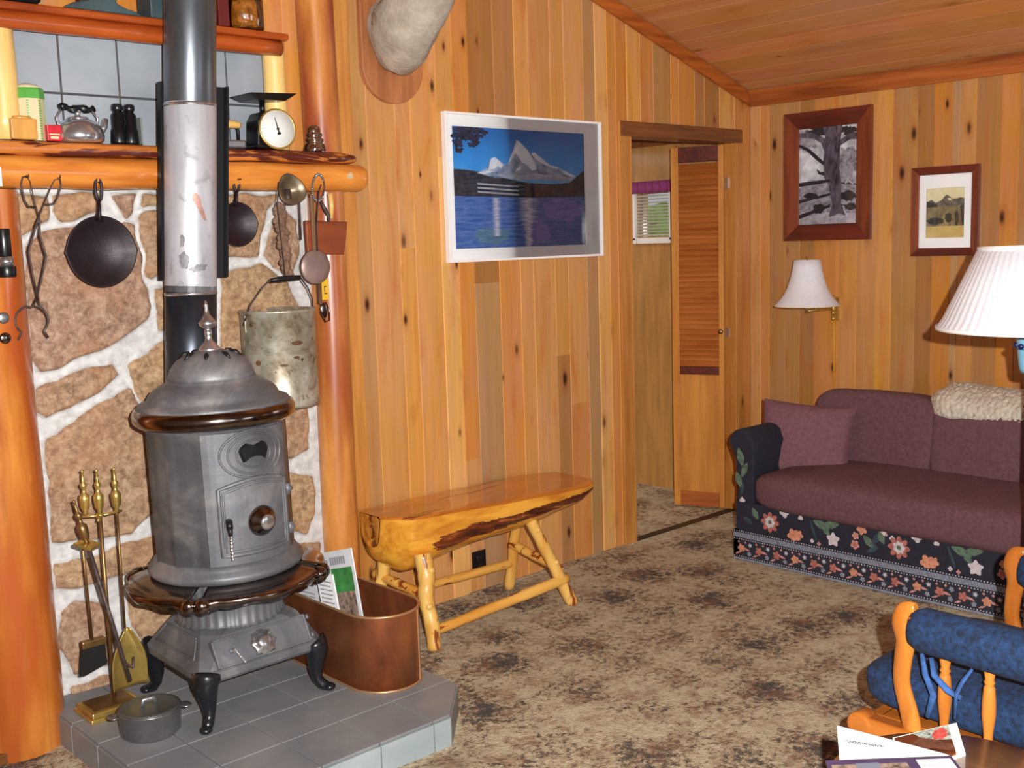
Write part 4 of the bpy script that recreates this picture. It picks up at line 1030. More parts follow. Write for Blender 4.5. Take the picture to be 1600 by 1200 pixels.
# kitchen scale
k_ = thing('kitchen_scale', 'black kitchen scale with round white dial and flat tray on the mantel', 'kitchen scale', (2.075, 3.50, SH))
mb = MB(); mb.box(2.020, 2.125, 3.455, 3.55, SH, SH+.010)
mb.ext([(2.026, SH+.008), (2.120, SH+.008), (2.108, SH+.095), (2.085, SH+.125), (2.050, SH+.125), (2.032, SH+.095)], 'xz', 3.462, 3.545); mb.build('body', M['black'], k_, bevel=.006)
DM = T(2.098, 3.448, SH+.066) @ rot('Z', -.10) @ rot('X', PI/2-.06)
mb = MB(); mb.lathe([(0, -.02), (.066, -.02), (.070, 0), (.071, .004), (.066, .007), (.0635, .004)], 48, DM); dr_ = mb.build('dial_ring', M['brass'], k_)
mb = MB(); mb.lathe([(0, .0045), (.0640, .0045), (.0640, .003)], 48, DM); dl_ = mb.build('dial_face', plain('dial_white', (226, 228, 226), .4), k_)
mb = MB()
for i in range(40):
    a = 2*PI*i/40; r0 = .056 if i % 5 else .051; c, s = math.cos(a), math.sin(a)
    mb.poly([DM @ Vector((r0*c - .0005*s, r0*s + .0005*c, .0052)), DM @ Vector((.060*c - .0005*s, .060*s + .0005*c, .0052)), DM @ Vector((.060*c + .0005*s, .060*s - .0005*c, .0052)), DM @ Vector((r0*c + .0005*s, r0*s - .0005*c, .0052))])
mb.build('tick_marks', M['greyink'], k_, fixn=False)
mb = MB(); mb.ext([(-.0025, -.018), (.0025, -.018), (.001, .040), (-.001, .040)], 'xy', .0055, .007, DM @ rot('Z', .22)); mb.ext([(-.007, -.020), (.007, -.020), (.006, -.012), (-.006, -.012)], 'xy', .0055, .007, DM @ rot('Z', .22)); mb.lathe([(0, .004), (.005, .004), (.004, .009), (0, .009)], 16, DM)
mb.build('pointer', M['black'], k_)
mb = MB(); mb.tube([(2.075, 3.50, SH+.12), (2.075, 3.50, SH+.165)], .009, 10); mb.build('stem', M['black'], k_)
mb = MB(); mb.hexa([(2.020, 3.44, SH+.164), (2.135, 3.44, SH+.164), (2.135, 3.56, SH+.164), (2.020, 3.56, SH+.164), (1.985, 3.42, SH+.182), (2.172, 3.42, SH+.190), (2.172, 3.58, SH+.190), (1.985, 3.58, SH+.182)]); mb.build('tray', M['black'], k_, bevel=.004)
mb = MB(); mb.lathe([(0, 0), (.040, 0), (.041, .006), (.037, .024), (.028, .028), (.033, .034), (.034, .042), (.024, .047), (.029, .053), (.030, .060), (.022, .066), (.024, .074), (.020, .086), (.010, .092), (0, .093)], 32, T(2.283, 3.50, SH))
tag(mb.build('glass_insulator', M['insul'], loc=(2.283, 3.50, SH)), 'clear ribbed glass insulator at the right end of the mantel', 'glass insulator')

# things on the upper shelf (mostly cut by the top of the photograph)
UZ = 2.292
def anvil(name, x0, x1, label, mat):
    mb = MB(); w = x1-x0
    mb.ext([(x0, UZ), (x1, UZ), (x1-.02, UZ+.012), (x1-.05, UZ+.018), (x1-.08, UZ+.03), (x1-.085, UZ+.10), (x0+.085, UZ+.10), (x0+.08, UZ+.03), (x0+.03, UZ+.018)], 'xz', 3.46, 3.54)
    return tag(mb.build(name, mat, loc=((x0+x1)/2, 3.5, UZ), bevel=.004), label, 'ornament')
anvil('shoe_last_stand', 1.385, 1.635, 'dark slate-grey iron stand with spread feet on the upper shelf, left of the pipe', M['slate'])
mb = MB(); mb.sq((1.26, 3.50, UZ+.02), (.07, .035, .02), .7, .7, 20, 12); tag(mb.build('iron_lump', M['legiron'], loc=(1.26, 3.5, UZ)), 'low dark metal object at the far left of the upper shelf', 'ornament')
mb = MB(); mb.box(1.665, 1.76, 3.46, 3.56, UZ, UZ+.11); tag(mb.build('slate_box', M['slate'], loc=(1.71, 3.5, UZ), bevel=.003), 'dark grey-green box on the upper shelf beside the stove pipe', 'box')
mb = MB(); mb.box(1.905, 1.945, 3.46, 3.57, UZ, UZ+.15); tag(mb.build('dark_red_book', plain('dark_red_cloth', (92, 14, 12), .6), loc=(1.925, 3.5, UZ), bevel=.002), 'dark red book standing on the upper shelf right of the pipe', 'book')
j_ = thing('glass_jar', 'glass jar filled with amber pieces on the right of the upper shelf', 'jar', (2.03, 3.51, UZ))
mb = MB(); mb.lathe([(0, .001), (.060, .001), (.066, .008), (.066, .12), (.050, .14), (.046, .15)], 32, T(2.03, 3.51, UZ)); mb.build('jar_wall', M['jarglass'], j_)
mb = MB(); mb.sq((2.03, 3.51, UZ+.058), (.060, .060, .054), .5, .9, 40, 26, amp=.010, fr=60); mb.build('contents', M['amber'], j_)

# ------------------------------------------------------------------ things hanging on the mantel log
HY = 3.348   # plane of the pans before they are pushed back against the log
def hook(mb, x, z, y=HY): mb.tube([(x, y+.012, z), (x, y-.010, z), (x, y-.012, z+.008)], .002, 6)
tg = thing('fire_tongs', 'long wrought-iron fire tongs hanging at the left end of the mantel', 'tongs', (1.20, HY, 1.75))
for s, P in ((0, [(1.290, 1.768), (1.272, 1.765), (1.262, 1.748), (1.216, 1.655), (1.205, 1.63), (1.177, 1.553), (1.183, 1.48), (1.194, 1.405)]), (1, [(1.194, 1.776), (1.202, 1.760), (1.212, 1.69), (1.221, 1.65), (1.216, 1.60), (1.230, 1.535), (1.214, 1.48), (1.190, 1.405)])):
    mb = MB(); mb.tube([(x, HY-.004*(1-2*s), z) for x, z in P], [.003, .003, .003, .005, .0075, .0075, .0065, .006], 8, sq=(1, .5)); mb.build('arm', M['rustiron'], tg)
mb = MB(); mb.tube([(x, HY, z) for x, z in ((1.194, 1.776), (1.180, 1.772), (1.174, 1.752), (1.180, 1.705), (1.190, 1.686), (1.212, 1.684))], .0028, 8)
mb.tube([(x, HY, z) for x, z in ((1.290, 1.768), (1.292, 1.750), (1.280, 1.715), (1.266, 1.694), (1.240, 1.692))], .0028, 8); mb.build('finger_loop', M['rustiron'], tg)
for s in (-1, 1):
    mb = MB(); P = [(1.190 + s*.004, 1.405), (1.188 + s*.012, 1.385)]
    for i in range(9):
        a = PI/2 - s*(.25 + i*.27); P.append((1.171+.049*math.cos(a), 1.345+.045*math.sin(a)))
    P.append((P[-1][0]+s*.012, P[-1][1]-.022)); mb.tube([(x, HY, z) for x, z in P], .0035, 8); mb.build('jaw', M['rustiron'], tg)
mb = MB()
for x in (1.194, 1.288): hook(mb, x, 1.772)
mb.tube([(1.215, HY-.014, 1.64), (1.215, HY+.012, 1.64)], .006, 8); mb.build('pivot', M['rustiron'], tg)
def skillet(name, cx, cz, r, hz, label, tw=0, dpt=.035):
    e = thing(name, label, 'skillet', (cx, HY+.02, hz))
    X = T(cx, HY+.042, cz) @ rot('X', PI/2) @ rot('Z', tw)
    mb = MB(); mb.lathe([(0, -.006), (r*.80, -.006), (r*.99, dpt-.004), (r, dpt), (r*.96, dpt), (r*.78, .002), (0, .0)], 56, X, fn=lambda q, z, a: q*(1+.05*sum(math.exp(-(((abs(((a-c+PI) % (2*PI))-PI))/.11)**2)) for c in (0.02, PI-.02))*(1 if z > dpt*.6 else 0)))
    mb.build('pan', M['blackiron'], e)
    mb = MB(); z0 = cz+r*.97; y = HY+.042-dpt*.8
    L_ = hz-z0
    mb.tube([(cx, y+.006, z0-.012), (cx+.002, y, z0+.015), (cx+.004, y, z0+L_*.45)], [r*.20, .010, .0085], 12, sq=(1, .55))
    pts = [(cx+.006+.0105*math.sin(t), y, z0+L_*.72 - L_*.30*math.cos(t)) for t in [2*PI*i/20 for i in range(20)]]
    mb.ring(pts, .005, 8); mb.tube([(cx+.006, HY+.012, hz-.012), (cx+.006, HY-.012, hz-.012)], .0025, 6)
    mb.build('handle', M['blackiron'], e); return e
skillet('skillet', 1.402, 1.545, .112, 1.772, 'large black cast-iron skillet hanging left of the stove pipe')
skillet('skillet', 1.876, 1.624, .076, 1.787, 'smaller black iron skillet hanging just right of the stove pipe', dpt=.026)
# cow bell shaped ladle, braided strap, rod
c_ = thing('tin_funnel', 'battered tin funnel hanging from the mantel right of the small skillet', 'funnel', (2.065, HY, 1.74))
FMx = T(2.065, HY+.004, 1.735) @ rot('X', PI/2-.2)
mb = MB(); mb.lathe([(.024, -.0), (.030, .02), (.052, .032), (.0555, .035), (.052, .034), (.030, .022), (.022, .004), (0, .002)], 36, FMx, fn=lambda r, z, a: r*(1+.06*math.cos(3*a+.6))); mb.build('bowl', plain('tarnished_tin', (118, 104, 84), .38, .6, var=.3, vs=14), c_)
mb = MB(); mb.tube([(2.066, HY, 1.785), (2.069, HY-.004, 1.80)], .004, 8); mb.tube([(2.060, HY-.01, 1.69), (2.060, HY-.008, 1.745)], [.014, .010], 10); mb.build('hanging_loop', M['rustiron'], c_)
mb = MB()
for k in range(17):
    z = 1.685-.015*k; x = 2.030 + .006*math.sin(k*1.3) + .0012*k; w = .038*(1 - .026*k)
    mb.sq((x+.007*(-1)**k, HY+.006, z), (w*.62, .011, .0135), .9, .9, 12, 8, M=rot('Y', .6*(-1)**k).to_3x3())
    mb.sq((x-.009*(-1)**k, HY+.002, z-.004), (w*.5, .008, .010), .9, .9, 10, 6, M=rot('Y', -.5*(-1)**k).to_3x3())
tag(mb.build('braided_strap', plain('braid', (116, 88, 70), .8, var=.25, vs=30, bump=.6, bs=120), loc=(2.03, HY, 1.7)), 'long brown braided strap hanging below the tin funnel', 'strap')
mb = MB(); mb.tube([(2.112, HY+.014, 1.79), (2.110, HY, 1.72), (2.108, HY, 1.57)], .0035, 8)
tag(mb.build('iron_rod', M['rustiron'], loc=(2.11, HY, 1.57)), 'thin straight iron rod hanging right of the braided strap', 'rod')
# coil-handled whisk
w_ = thing('coil_lid_lifter', 'iron lid lifter with bright coiled wire loop hanging on the mantel', 'lid lifter', (2.19, HY, 1.80))
def lp(t): return Vector((2.190+.026*math.sin(t)+.004*math.cos(t), HY, 1.750+.047*math.cos(t)))
mb = MB(); mb.ring([lp(2*PI*i/30) for i in range(30)], .0028, 8); mb.tube([(2.196, HY, 1.706), (2.214, HY, 1.672), (2.228, HY, 1.650), (2.226, HY, 1.628)], [.004, .008, .007, .005], 10); mb.build('hook', M['rustiron'], w_)
mb = MB(); N_ = 300; mb.tube([lp(PI*.72+ (2*PI*.80)*i/N_) + Vector((.005*math.cos(i*2*PI/9)*math.sin(PI*.72+(2*PI*.80)*i/N_), .005*math.sin(i*2*PI/9), .005*math.cos(i*2*PI/9)*math.cos(PI*.72+(2*PI*.80)*i/N_))) for i in range(N_+1)], .0011, 5); mb.build('wire_coil', M['chrome'], w_)
# red cleaver board
c_ = thing('wooden_scoop_board', 'reddish rectangular wooden paddle hanging against the right log post', 'paddle', (2.26, 3.45, 1.64))
mb = MB(); mb.ext([(2.203, 1.640), (2.385, 1.634), (2.378, 1.578), (2.363, 1.513), (2.206, 1.518)], 'xz', 3.462, 3.478); mb.build('blade', M['cutboard'], c_, bevel=.003)
mb = MB(); mb.ext([(2.222, 1.52), (2.240, 1.52), (2.238, 1.735), (2.222, 1.735)], 'xz', 3.452, 3.461); mb.build('handle', plain('brown_handle', (120, 84, 56), .6), c_, bevel=.003)
mb = MB(); mb.tube([(2.293, 3.43, 1.735), (2.296, 3.43, 1.69), (2.296, 3.435, 1.645)], [.010, .009, .007], 12)
tag(mb.build('wooden_dowel', M['pale'], loc=(2.295, 3.43, 1.65)), 'short pale wooden handle hanging above the red paddle', 'handle')
# ladle with round bowl
l_ = thing('skimmer', 'old skimmer with flat round grey-brown disc hanging over the paddle corner', 'skimmer', (2.20, 3.40, 1.47))
mb = MB(); mb.lathe([(0, .006), (.040, .004), (.060, -.001), (.064, -.006), (.061, -.006), (.040, .001), (0, .003)], 40, T(2.200, 3.405, 1.472) @ rot('X', PI/2)); mb.build('disc', plain('aged_tin_disc', (142, 118, 112), .45, .4, var=.15), l_)
mb = MB(); mb.tube([(2.206, 3.402, 1.53), (2.209, 3.405, 1.62), (2.210, 3.38, 1.74), (2.210, 3.36, 1.765)], [.005, .005, .004, .003], 8, sq=(1, .5)); mb.build('handle', M['rustiron'], l_)
# lard pail
l_ = thing('tin_pail', 'rusty grey tin pail with wire bail and black wooden grip hanging beside the stove', 'pail', (2.058, 3.42, 1.0))
bx, by = 2.058, 3.45
mb = MB(); mb.lathe([(0, .985), (.131, .985), (.134, .992), (.131, 1.000), (.1315, 1.316), (.135, 1.320), (.137, 1.326), (.134, 1.330), (.128, 1.328), (.128, 1.01), (0, 1.005)], 56, T(bx, by, 0)); mb.build('can', M['pail'], l_)
mb = MB(); mb.box(-.010, .010, -.003, .003, -.03, .03, T(bx+.134, by-.01, 1.285) @ rot('Z', PI/2)); mb.box(-.010, .010, -.003, .003, -.03, .03, T(bx-.134, by, 1.285) @ rot('Z', PI/2)); mb.build('ear', M['pail'], l_, bevel=.002)
P = [(bx+.138, by-.01, 1.278), (bx+.143, by-.012, 1.305), (bx+.128, by-.03, 1.36), (bx+.10, by-.05, 1.40), (bx+.062, by-.068, 1.436), (bx+.052, by-.072, 1.441), (bx-.066, by-.072, 1.434), (bx-.09, by-.06, 1.41), (bx-.125, by-.03, 1.35), (bx-.139, by, 1.28)]
mb = MB(); mb.tube(P, .0028, 8); ba = mb.build('bail', M['rustiron'], l_)
mb = MB(); mb.tube([(bx+.056, by-.072, 1.440), (bx+.02, by-.072, 1.439), (bx-.025, by-.072, 1.437), (bx-.064, by-.072, 1.434)], [.008, .0095, .0095, .007], 12); mb.build('grip', M['blackm'], ba)
mb = MB(); mb.tube([(bx-.004, by-.072, 1.444), (bx-.008, by-.075, 1.50), (bx-.03, by-.09, 1.70), (bx-.02, HY+.01, 1.77)], .0018, 6); mb.build('hanging_wire', M['rustiron'], l_)
mb = MB()
for (x, z, a, b, s) in ((.05, 1.215, .022, .008, 1), (-.085, 1.15, .012, .009, 2), (.045, 1.165, .012, .005, 3), (.065, 1.155, .006, .006, 4), (.0, 1.14, .014, .005, 5)):
    n = 14; R0 = .1325; th = math.asin(x/R0) - .44
    P = [Vector((bx+R0*math.sin(th + a*math.cos(2*PI*i/n)*(1+.4*noise.noise(Vector((i, s, 0))))/R0), by-R0*math.cos(th + a*math.cos(2*PI*i/n)/R0), z+b*math.sin(2*PI*i/n))) for i in range(n)]
    m2 = MB(); m2.poly(P); m2.build('rust_spot', M['leather'], l_, fixn=False)
mb.bm.free()
# yellow-handled tool and small scoop on the right post
y_ = thing('bottle_opener', 'small tool with yellow label and metal loop hanging on the right log post', 'opener', (2.28, 3.49, 1.38))
mb = MB(); mb.box(2.264, 2.292, 3.470, 3.480, 1.348, 1.428); mb.build('body', M['yellow'], y_, bevel=.002)
mb = MB(); mb.box(2.250, 2.2635, 3.474, 3.486, 1.335, 1.425); mb.box(2.272, 2.282, 3.4690, 3.470, 1.395, 1.400); mb.box(2.272, 2.275, 3.469, 3.470, 1.378, 1.398); mb.box(2.272, 2.284, 3.469, 3.470, 1.370, 1.376); mb.build('dark_edge', M['leather'], y_)
mb = MB(); mb.tube([(2.262, 3.48, 1.348), (2.258, 3.478, 1.30), (2.27, 3.47, 1.268), (2.288, 3.47, 1.272), (2.292, 3.474, 1.31), (2.28, 3.478, 1.34)], .003, 8); mb.sq((2.270, 3.476, 1.31), (.016, .004, .030), .9, .9, 14, 8); mb.build('metal_loop', M['nickel'], y_)
# small items on the left post (cut by the frame edge)
k_ = thing('flashlight', 'black and silver flashlight hanging on the left log post at the frame edge', 'flashlight', (1.123, 3.38, 1.485))
mb = MB(); mb.tube([(1.122, 3.38, 1.625), (1.122, 3.38, 1.545)], .020, 16); mb.tube([(1.124, 3.38, 1.515), (1.124, 3.38, 1.485)], .026, 16); mb.build('casing', M['black'], k_, bevel=.002)
mb = MB(); mb.tube([(1.123, 3.38, 1.545), (1.124, 3.38, 1.515)], .021, 16); mb.build('band', M['bright'], k_)
mb = MB(); mb.box(1.085, 1.122, 3.345, 3.350, 1.745, 1.80); tag(mb.build('white_tag', M['white'], loc=(1.10, 3.35, 1.745)), 'small white card pinned at the left end of the mantel log', 'tag')
for z, lab in ((1.365, 'upper round grey metal disc on the left log post'), (1.305, 'lower round bronze metal disc on the left log post')):
    mb = MB(); mb.lathe([(0, 0), (.016, 0), (.017, .004), (.012, .007), (0, .007)], 20, T(1.112, 3.412, z) @ rot('X', PI/2)); tag(mb.build('metal_disc', M['pot'] if z > 1.35 else M['nickel'], loc=(1.112, 3.41, z)), lab, 'disc', 'metal discs on the left post')

# push the hanging things and small mantel things back so they touch the log / stand on the board
for o in list(bpy.data.objects):
    if o.parent: continue
    b = o.name.split('.')[0]
    if b in ('fire_tongs', 'skillet', 'tin_funnel', 'braided_strap', 'iron_rod', 'coil_lid_lifter', 'white_tag'):
        o.location += Vector((o.location.x*.026, .088, (o.location.z-1.55)*.026))
    elif b in ('wooden_block', 'spice_tin', 'kettle', 'binoculars'):
        o.location += Vector((o.location.x*.013, .044, 0))
    elif b in ('skimmer',): o.location += Vector((.03, .045, 0))
# ------------------------------------------------------------------ half-log bench
bn = thing('log_bench', 'glossy varnished half-log bench with peeled juniper legs against the pine wall', 'bench', (2.93, 3.40, 0))
ST = [(2.425, 3.40, 3.53, .13), (2.44, 3.36, 3.56, .185), (2.50, 3.29, 3.575, .230), (2.60, 3.27, 3.58, .228), (2.72, 3.255, 3.58, .200), (2.95, 3.205, 3.575, .165), (3.18, 3.175, 3.565, .130), (3.32, 3.160, 3.545, .095), (3.40, 3.185, 3.52, .060), (3.445, 3.23, 3.49, .035)]
def bst(x):
    for a, b in zip(ST[:-1], ST[1:]):
        if x <= b[0]:
            t = (x-a[0])/(b[0]-a[0]); t = max(0, t); return [a[k]+(b[k]-a[k])*t for k in (1, 2, 3)]
    return ST[-1][1:]
ZT = .505
def bsec(x, v):
    """v 0..1 around the underside from front top edge to back top edge"""
    yf, yb, d = bst(x); cy, hw = (yf+yb)/2, (yb-yf)/2; a = PI*v
    c, s = math.cos(a), math.sin(a); n_ = noise.noise(Vector((x*6, math.cos(a)*1.5, s*1.5)))
    g = math.copysign(abs(c)**.8, c)
    return Vector((x + .010*n_, cy - hw*g*(1+.05*n_), ZT - .008 - (d-.008)*(s**.75)*(1+.07*n_)))
def bmeshpart(v0, v1, name, mat, nv=14):
    mb = MB(); mb.grid(lambda u, v: bsec(2.425+1.02*u, v0+(v1-v0)*v), 60, nv); return mb.build(name, mat, bn, fixn=False)
def barkmat():
    n = NT('bench_log'); s3 = (1, 6, 6); v = n.coord(scale=s3); f1 = n.noise(v, 3, 6, .6, .4); at = n.n('ShaderNodeAttribute', attribute_name='bark')
    peeled = n.ramp(f1, [(.36, (196, 118, 30)), (.62, (232, 166, 60))]); brk = n.ramp(n.noise(n.coord(scale=(1.5, 8, 8)), 4, 6, .65, .3), [(.38, (58, 20, 8)), (.55, (120, 52, 22)), (.66, (206, 122, 52))])
    k = n.math('ADD', at.outputs['Fac'], n.math('MULTIPLY', n.math('SUBTRACT', n.noise(n.coord(scale=(1, 5, 5)), 7, 5, .7, .3), .5), .9))
    n.l(n.mix(n.ramp(k, [(.49, (0., 0., 0.)), (.53, (1., 1., 1.))]), peeled, brk), n.b.inputs['Base Color']); n.setb(Roughness=.2, Coat_Weight=.6, Coat_Roughness=.1); n.bump(f1, .1, .004); return n.m
mb = MB(); mb.grid(lambda u, v: bsec(2.425+1.02*u, v), 80, 40); lo = mb.build('log_body', barkmat(), bn, fixn=False)
at = lo.data.attributes.new('bark', 'FLOAT', 'POINT')
at.data.foreach_set('value', [max(0, 1-abs((j/39) - (.15-.045*(i/79)))/.125)*min(1, max(0, (i/79-.04)*5)) for i in range(80) for j in range(40)])
mb = MB()
def top(u, v):
    x = 2.425+1.02*u; a = bsec(x, 0); b = bsec(x, 1); p = a.lerp(b, v)
    e = min(v, 1-v); p.z = ZT - .008*max(0, 1-e*14)**2 + .0015*noise.noise(Vector((x*4, v*3, 0))); return p
mb.grid(top, 60, 24); mb.build('seat_top', M['bench'], bn, fixn=False)
for xe, nm, c in ((2.425, 'end_grain', 1), (3.445, 'end_grain', 0)):
    mb = MB(); k = 20; P = [bsec(xe, i/k) for i in range(k+1)]; ce = sum(P, Vector())/len(P); ce.z = ZT-.03 if not c else ZT-.07; ce.x += -.012 if c else .012
    tp = [bsec(xe, 0).lerp(bsec(xe, 1), i/8) for i in range(1, 8)]; lp_ = P + [Vector((p.x, p.y, ZT-.002)) for p in reversed(tp)]
    rings = [[mb.v(ce.lerp(p, q)*1.0 + Vector((.008*math.sin(q*9)*(-1 if c else 1), 0, 0))) for p in lp_] for q in (.25, .5, .75, 1)]
    cv = mb.v(ce); n = len(lp_)
    for i in range(n):
        mb.f([cv, rings[0][i], rings[0][(i+1) % n]], sm=True)
        for q in range(3): mb.f([rings[q][i], rings[q][(i+1) % n], rings[q+1][(i+1) % n], rings[q+1][i]], sm=True)
    mb.build(nm, wood('end_grain', (150, 84, 24), (226, 156, 60), 'z', .25, stretch=2, coat=.5, streak=((96, 44, 16), .56), sc=9), bn)
def limb(name, a, b, r0, r1, mat, seed=0, knots=True, parent=None, kink=.006):
    a, b = Vector(a), Vector(b); n = 22; pts = []; rs = []
    for i in range(n+1):
        t = i/n; p = a.lerp(b, t) + Vector((noise.noise(Vector((t*3, seed, 0))), noise.noise(Vector((t*3, seed, 7))), 0))*kink*math.sin(PI*t)*2
        k = 1 + .13*noise.noise(Vector((t*6, seed, 3))) + .10*noise.noise(Vector((t*14, seed, 9)))
        pts.append(p); rs.append((r0+(r1-r0)*t)*k)
    mb = MB(); mb.tube(pts, rs, 14)
    if knots:
        for t in (.22, .58):
            q = int(t*n); d = Vector((math.cos(seed*3+t*9), -abs(math.sin(seed*3+t*9)), .2)).normalized(); mb.sq(pts[q]+d*rs[q]*.75, (rs[q]*.5,)*3, 1, 1, 10, 8)
    return mb.build(name, mat, parent or bn)
limb('leg', (2.535, 3.285, .36), (2.512, 3.205, 0), .036, .026, M['juniper'], 1)
limb('leg', (3.07, 3.26, .42), (3.255, 3.185, 0), .024, .027, M['juniper'], 2)
limb('leg', (3.235, 3.47, .44), (3.215, 3.545, 0), .022, .024, M['juniper'], 3)
limb('leg', (2.50, 3.47, .34), (2.47, 3.56, 0), .030, .026, M['juniper'], 4)
limb('stretcher', (2.50, 3.215, .070), (3.235, 3.20, .115), .019, .024, M['juniperx'], 5, False)
limb('stretcher', (2.49, 3.535, .130), (3.22, 3.525, .120), .017, .020, M['juniperx'], 6, False)
limb('cross_rail', (3.215, 3.215, .155), (3.215, 3.52, .21), .018, .022, M['juniperx'], 7, False)
limb('cross_rail', (2.52, 3.235, .20), (2.485, 3.54, .24), .020, .020, M['juniperx'], 8, False)

# ------------------------------------------------------------------ pictures
def picture(name, label, O, U, V, N, w, h, fw, mats, art, mat_w=0, depth=.022, fm=None, inner_bevel=.0):
    """O centre on the wall, U right, V up, N out; fm = (side material, top material); art polygons in unit square"""
    O, U, V, N = map(Vector, (O, U, V, N)); e = thing(name, label, 'picture', tuple(O))
    P = lambda x, y, d: O + U*x + V*y + N*d
    sides = {'left': ((-1, -1), (-1, 1)), 'right': ((1, 1), (1, -1)), 'top': ((-1, 1), (1, 1)), 'bottom': ((1, -1), (-1, -1))}
    for nm, (a, b) in sides.items():
        mb = MB(); wo, ho, wi, hi = w/2, h/2, w/2-fw, h/2-fw
        o1, o2, i1, i2 = (a[0]*wo, a[1]*ho), (b[0]*wo, b[1]*ho), (a[0]*wi, a[1]*hi), (b[0]*wi, b[1]*hi)
        mb.hexa([P(*o1, .001), P(*o2, .001), P(*i2, .001), P(*i1, .001), P(*o1, depth), P(*o2, depth), P(*i2, depth-inner_bevel), P(*i1, depth-inner_bevel)])
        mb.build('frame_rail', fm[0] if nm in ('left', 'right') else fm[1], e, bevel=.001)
    wi, hi = w-2*fw, h-2*fw; dd = depth*.35
    if mat_w:
        mb = MB(); q = [(-wi/2, -hi/2), (wi/2, -hi/2), (wi/2, hi/2), (-wi/2, hi/2)]; aw, ah, ox, oy = mat_w
        r = [(ox-aw/2, oy-ah/2), (ox+aw/2, oy-ah/2), (ox+aw/2, oy+ah/2), (ox-aw/2, oy+ah/2)]
        for i in range(4): mb.poly([P(*q[i], dd+.002), P(*q[(i+1) % 4], dd+.002), P(*r[(i+1) % 4], dd+.002), P(*r[i], dd+.002)]); mb.poly([P(*r[i], dd+.002), P(*r[(i+1) % 4], dd+.002), P(*r[(i+1) % 4], dd), P(*r[i], dd)])
        mb.build('mat_board', M['white'], e)
    else: aw, ah, ox, oy = wi, hi, 0, 0
    mb = MB(); k = 0
    for mi, poly_ in art:
        mb.poly([P(ox+(x-.5)*aw, oy+(.5-y)*ah, dd-.0026+.00003*k) for x, y in poly_], mi=mi); k += 1
    mb.build('print', mats, e, fixn=False)
    mb = MB(); mb.poly([P(-wi/2, -hi/2, dd+.004), P(wi/2, -hi/2, dd+.004), P(wi/2, hi/2, dd+.004), P(-wi/2, hi/2, dd+.004)]); mb.build('glass', M['pane'], e, fixn=False)
    return e
def ph(name, lo, hi, sc=20, st=(1, 1, 1), rough=.7):
    n = NT(name); n.l(n.ramp(n.noise(n.coord(scale=st), sc, 6, .65, .5), [(.35, lo), (.65, hi)]), n.b.inputs['Base Color']); n.setb(Roughness=rough); return n.m
def blob(cx, cy, a, b, seed, n=30, amp=.35, fr=2.5):
    return [(cx+a*(1+amp*noise.noise(Vector((math.cos(2*PI*i/n)*fr, math.sin(2*PI*i/n)*fr, seed))))*math.cos(2*PI*i/n), cy+b*(1+amp*noise.noise(Vector((math.cos(2*PI*i/n)*fr, math.sin(2*PI*i/n)*fr, seed))))*math.sin(2*PI*i/n)) for i in range(n)]
def skyg():
    n = NT('print_sky'); tc = n.n('ShaderNodeTexCoord'); sp = n.n('ShaderNodeSeparateXYZ'); n.l(tc.outputs['Object'], sp.inputs[0])
    f = n.math('ADD', n.math('MULTIPLY', sp.outputs[2], 2.2), n.math('MULTIPLY', n.noise(n.coord(), 9, 3), .25))
    n.l(n.ramp(f, [(.05, (110, 198, 246)), (.35, (58, 156, 228)), (.65, (44, 124, 200))]), n.b.inputs['Base Color']); n.setb(Roughness=.6); return n.m
PM = [skyg(), ph('print_snow', (204, 214, 228), (250, 250, 252), 14), ph('print_rock', (84, 110, 150), (180, 192, 214), 22), ph('print_forest', (28, 30, 44), (70, 66, 80), 30),
      ph('print_lake', (40, 92, 164), (104, 128, 192), 12, (1, 1, 7)), ph('print_reflection', (160, 162, 200), (236, 232, 240), 16, (1, 1, 9)), ph('print_leaves', (20, 24, 44), (60, 66, 96), 60), ph('print_cloud_glare', (140, 146, 172), (196, 200, 214), 10, (1, 1, 4)), ph('print_lake_violet', (104, 104, 180), (140, 136, 200), 10, (1, 1, 7)), ph('print_lake_teal', (70, 112, 146), (108, 140, 164), 12, (1, 1, 6))]
full = [(0, 0), (1, 0), (1, 1), (0, 1)]
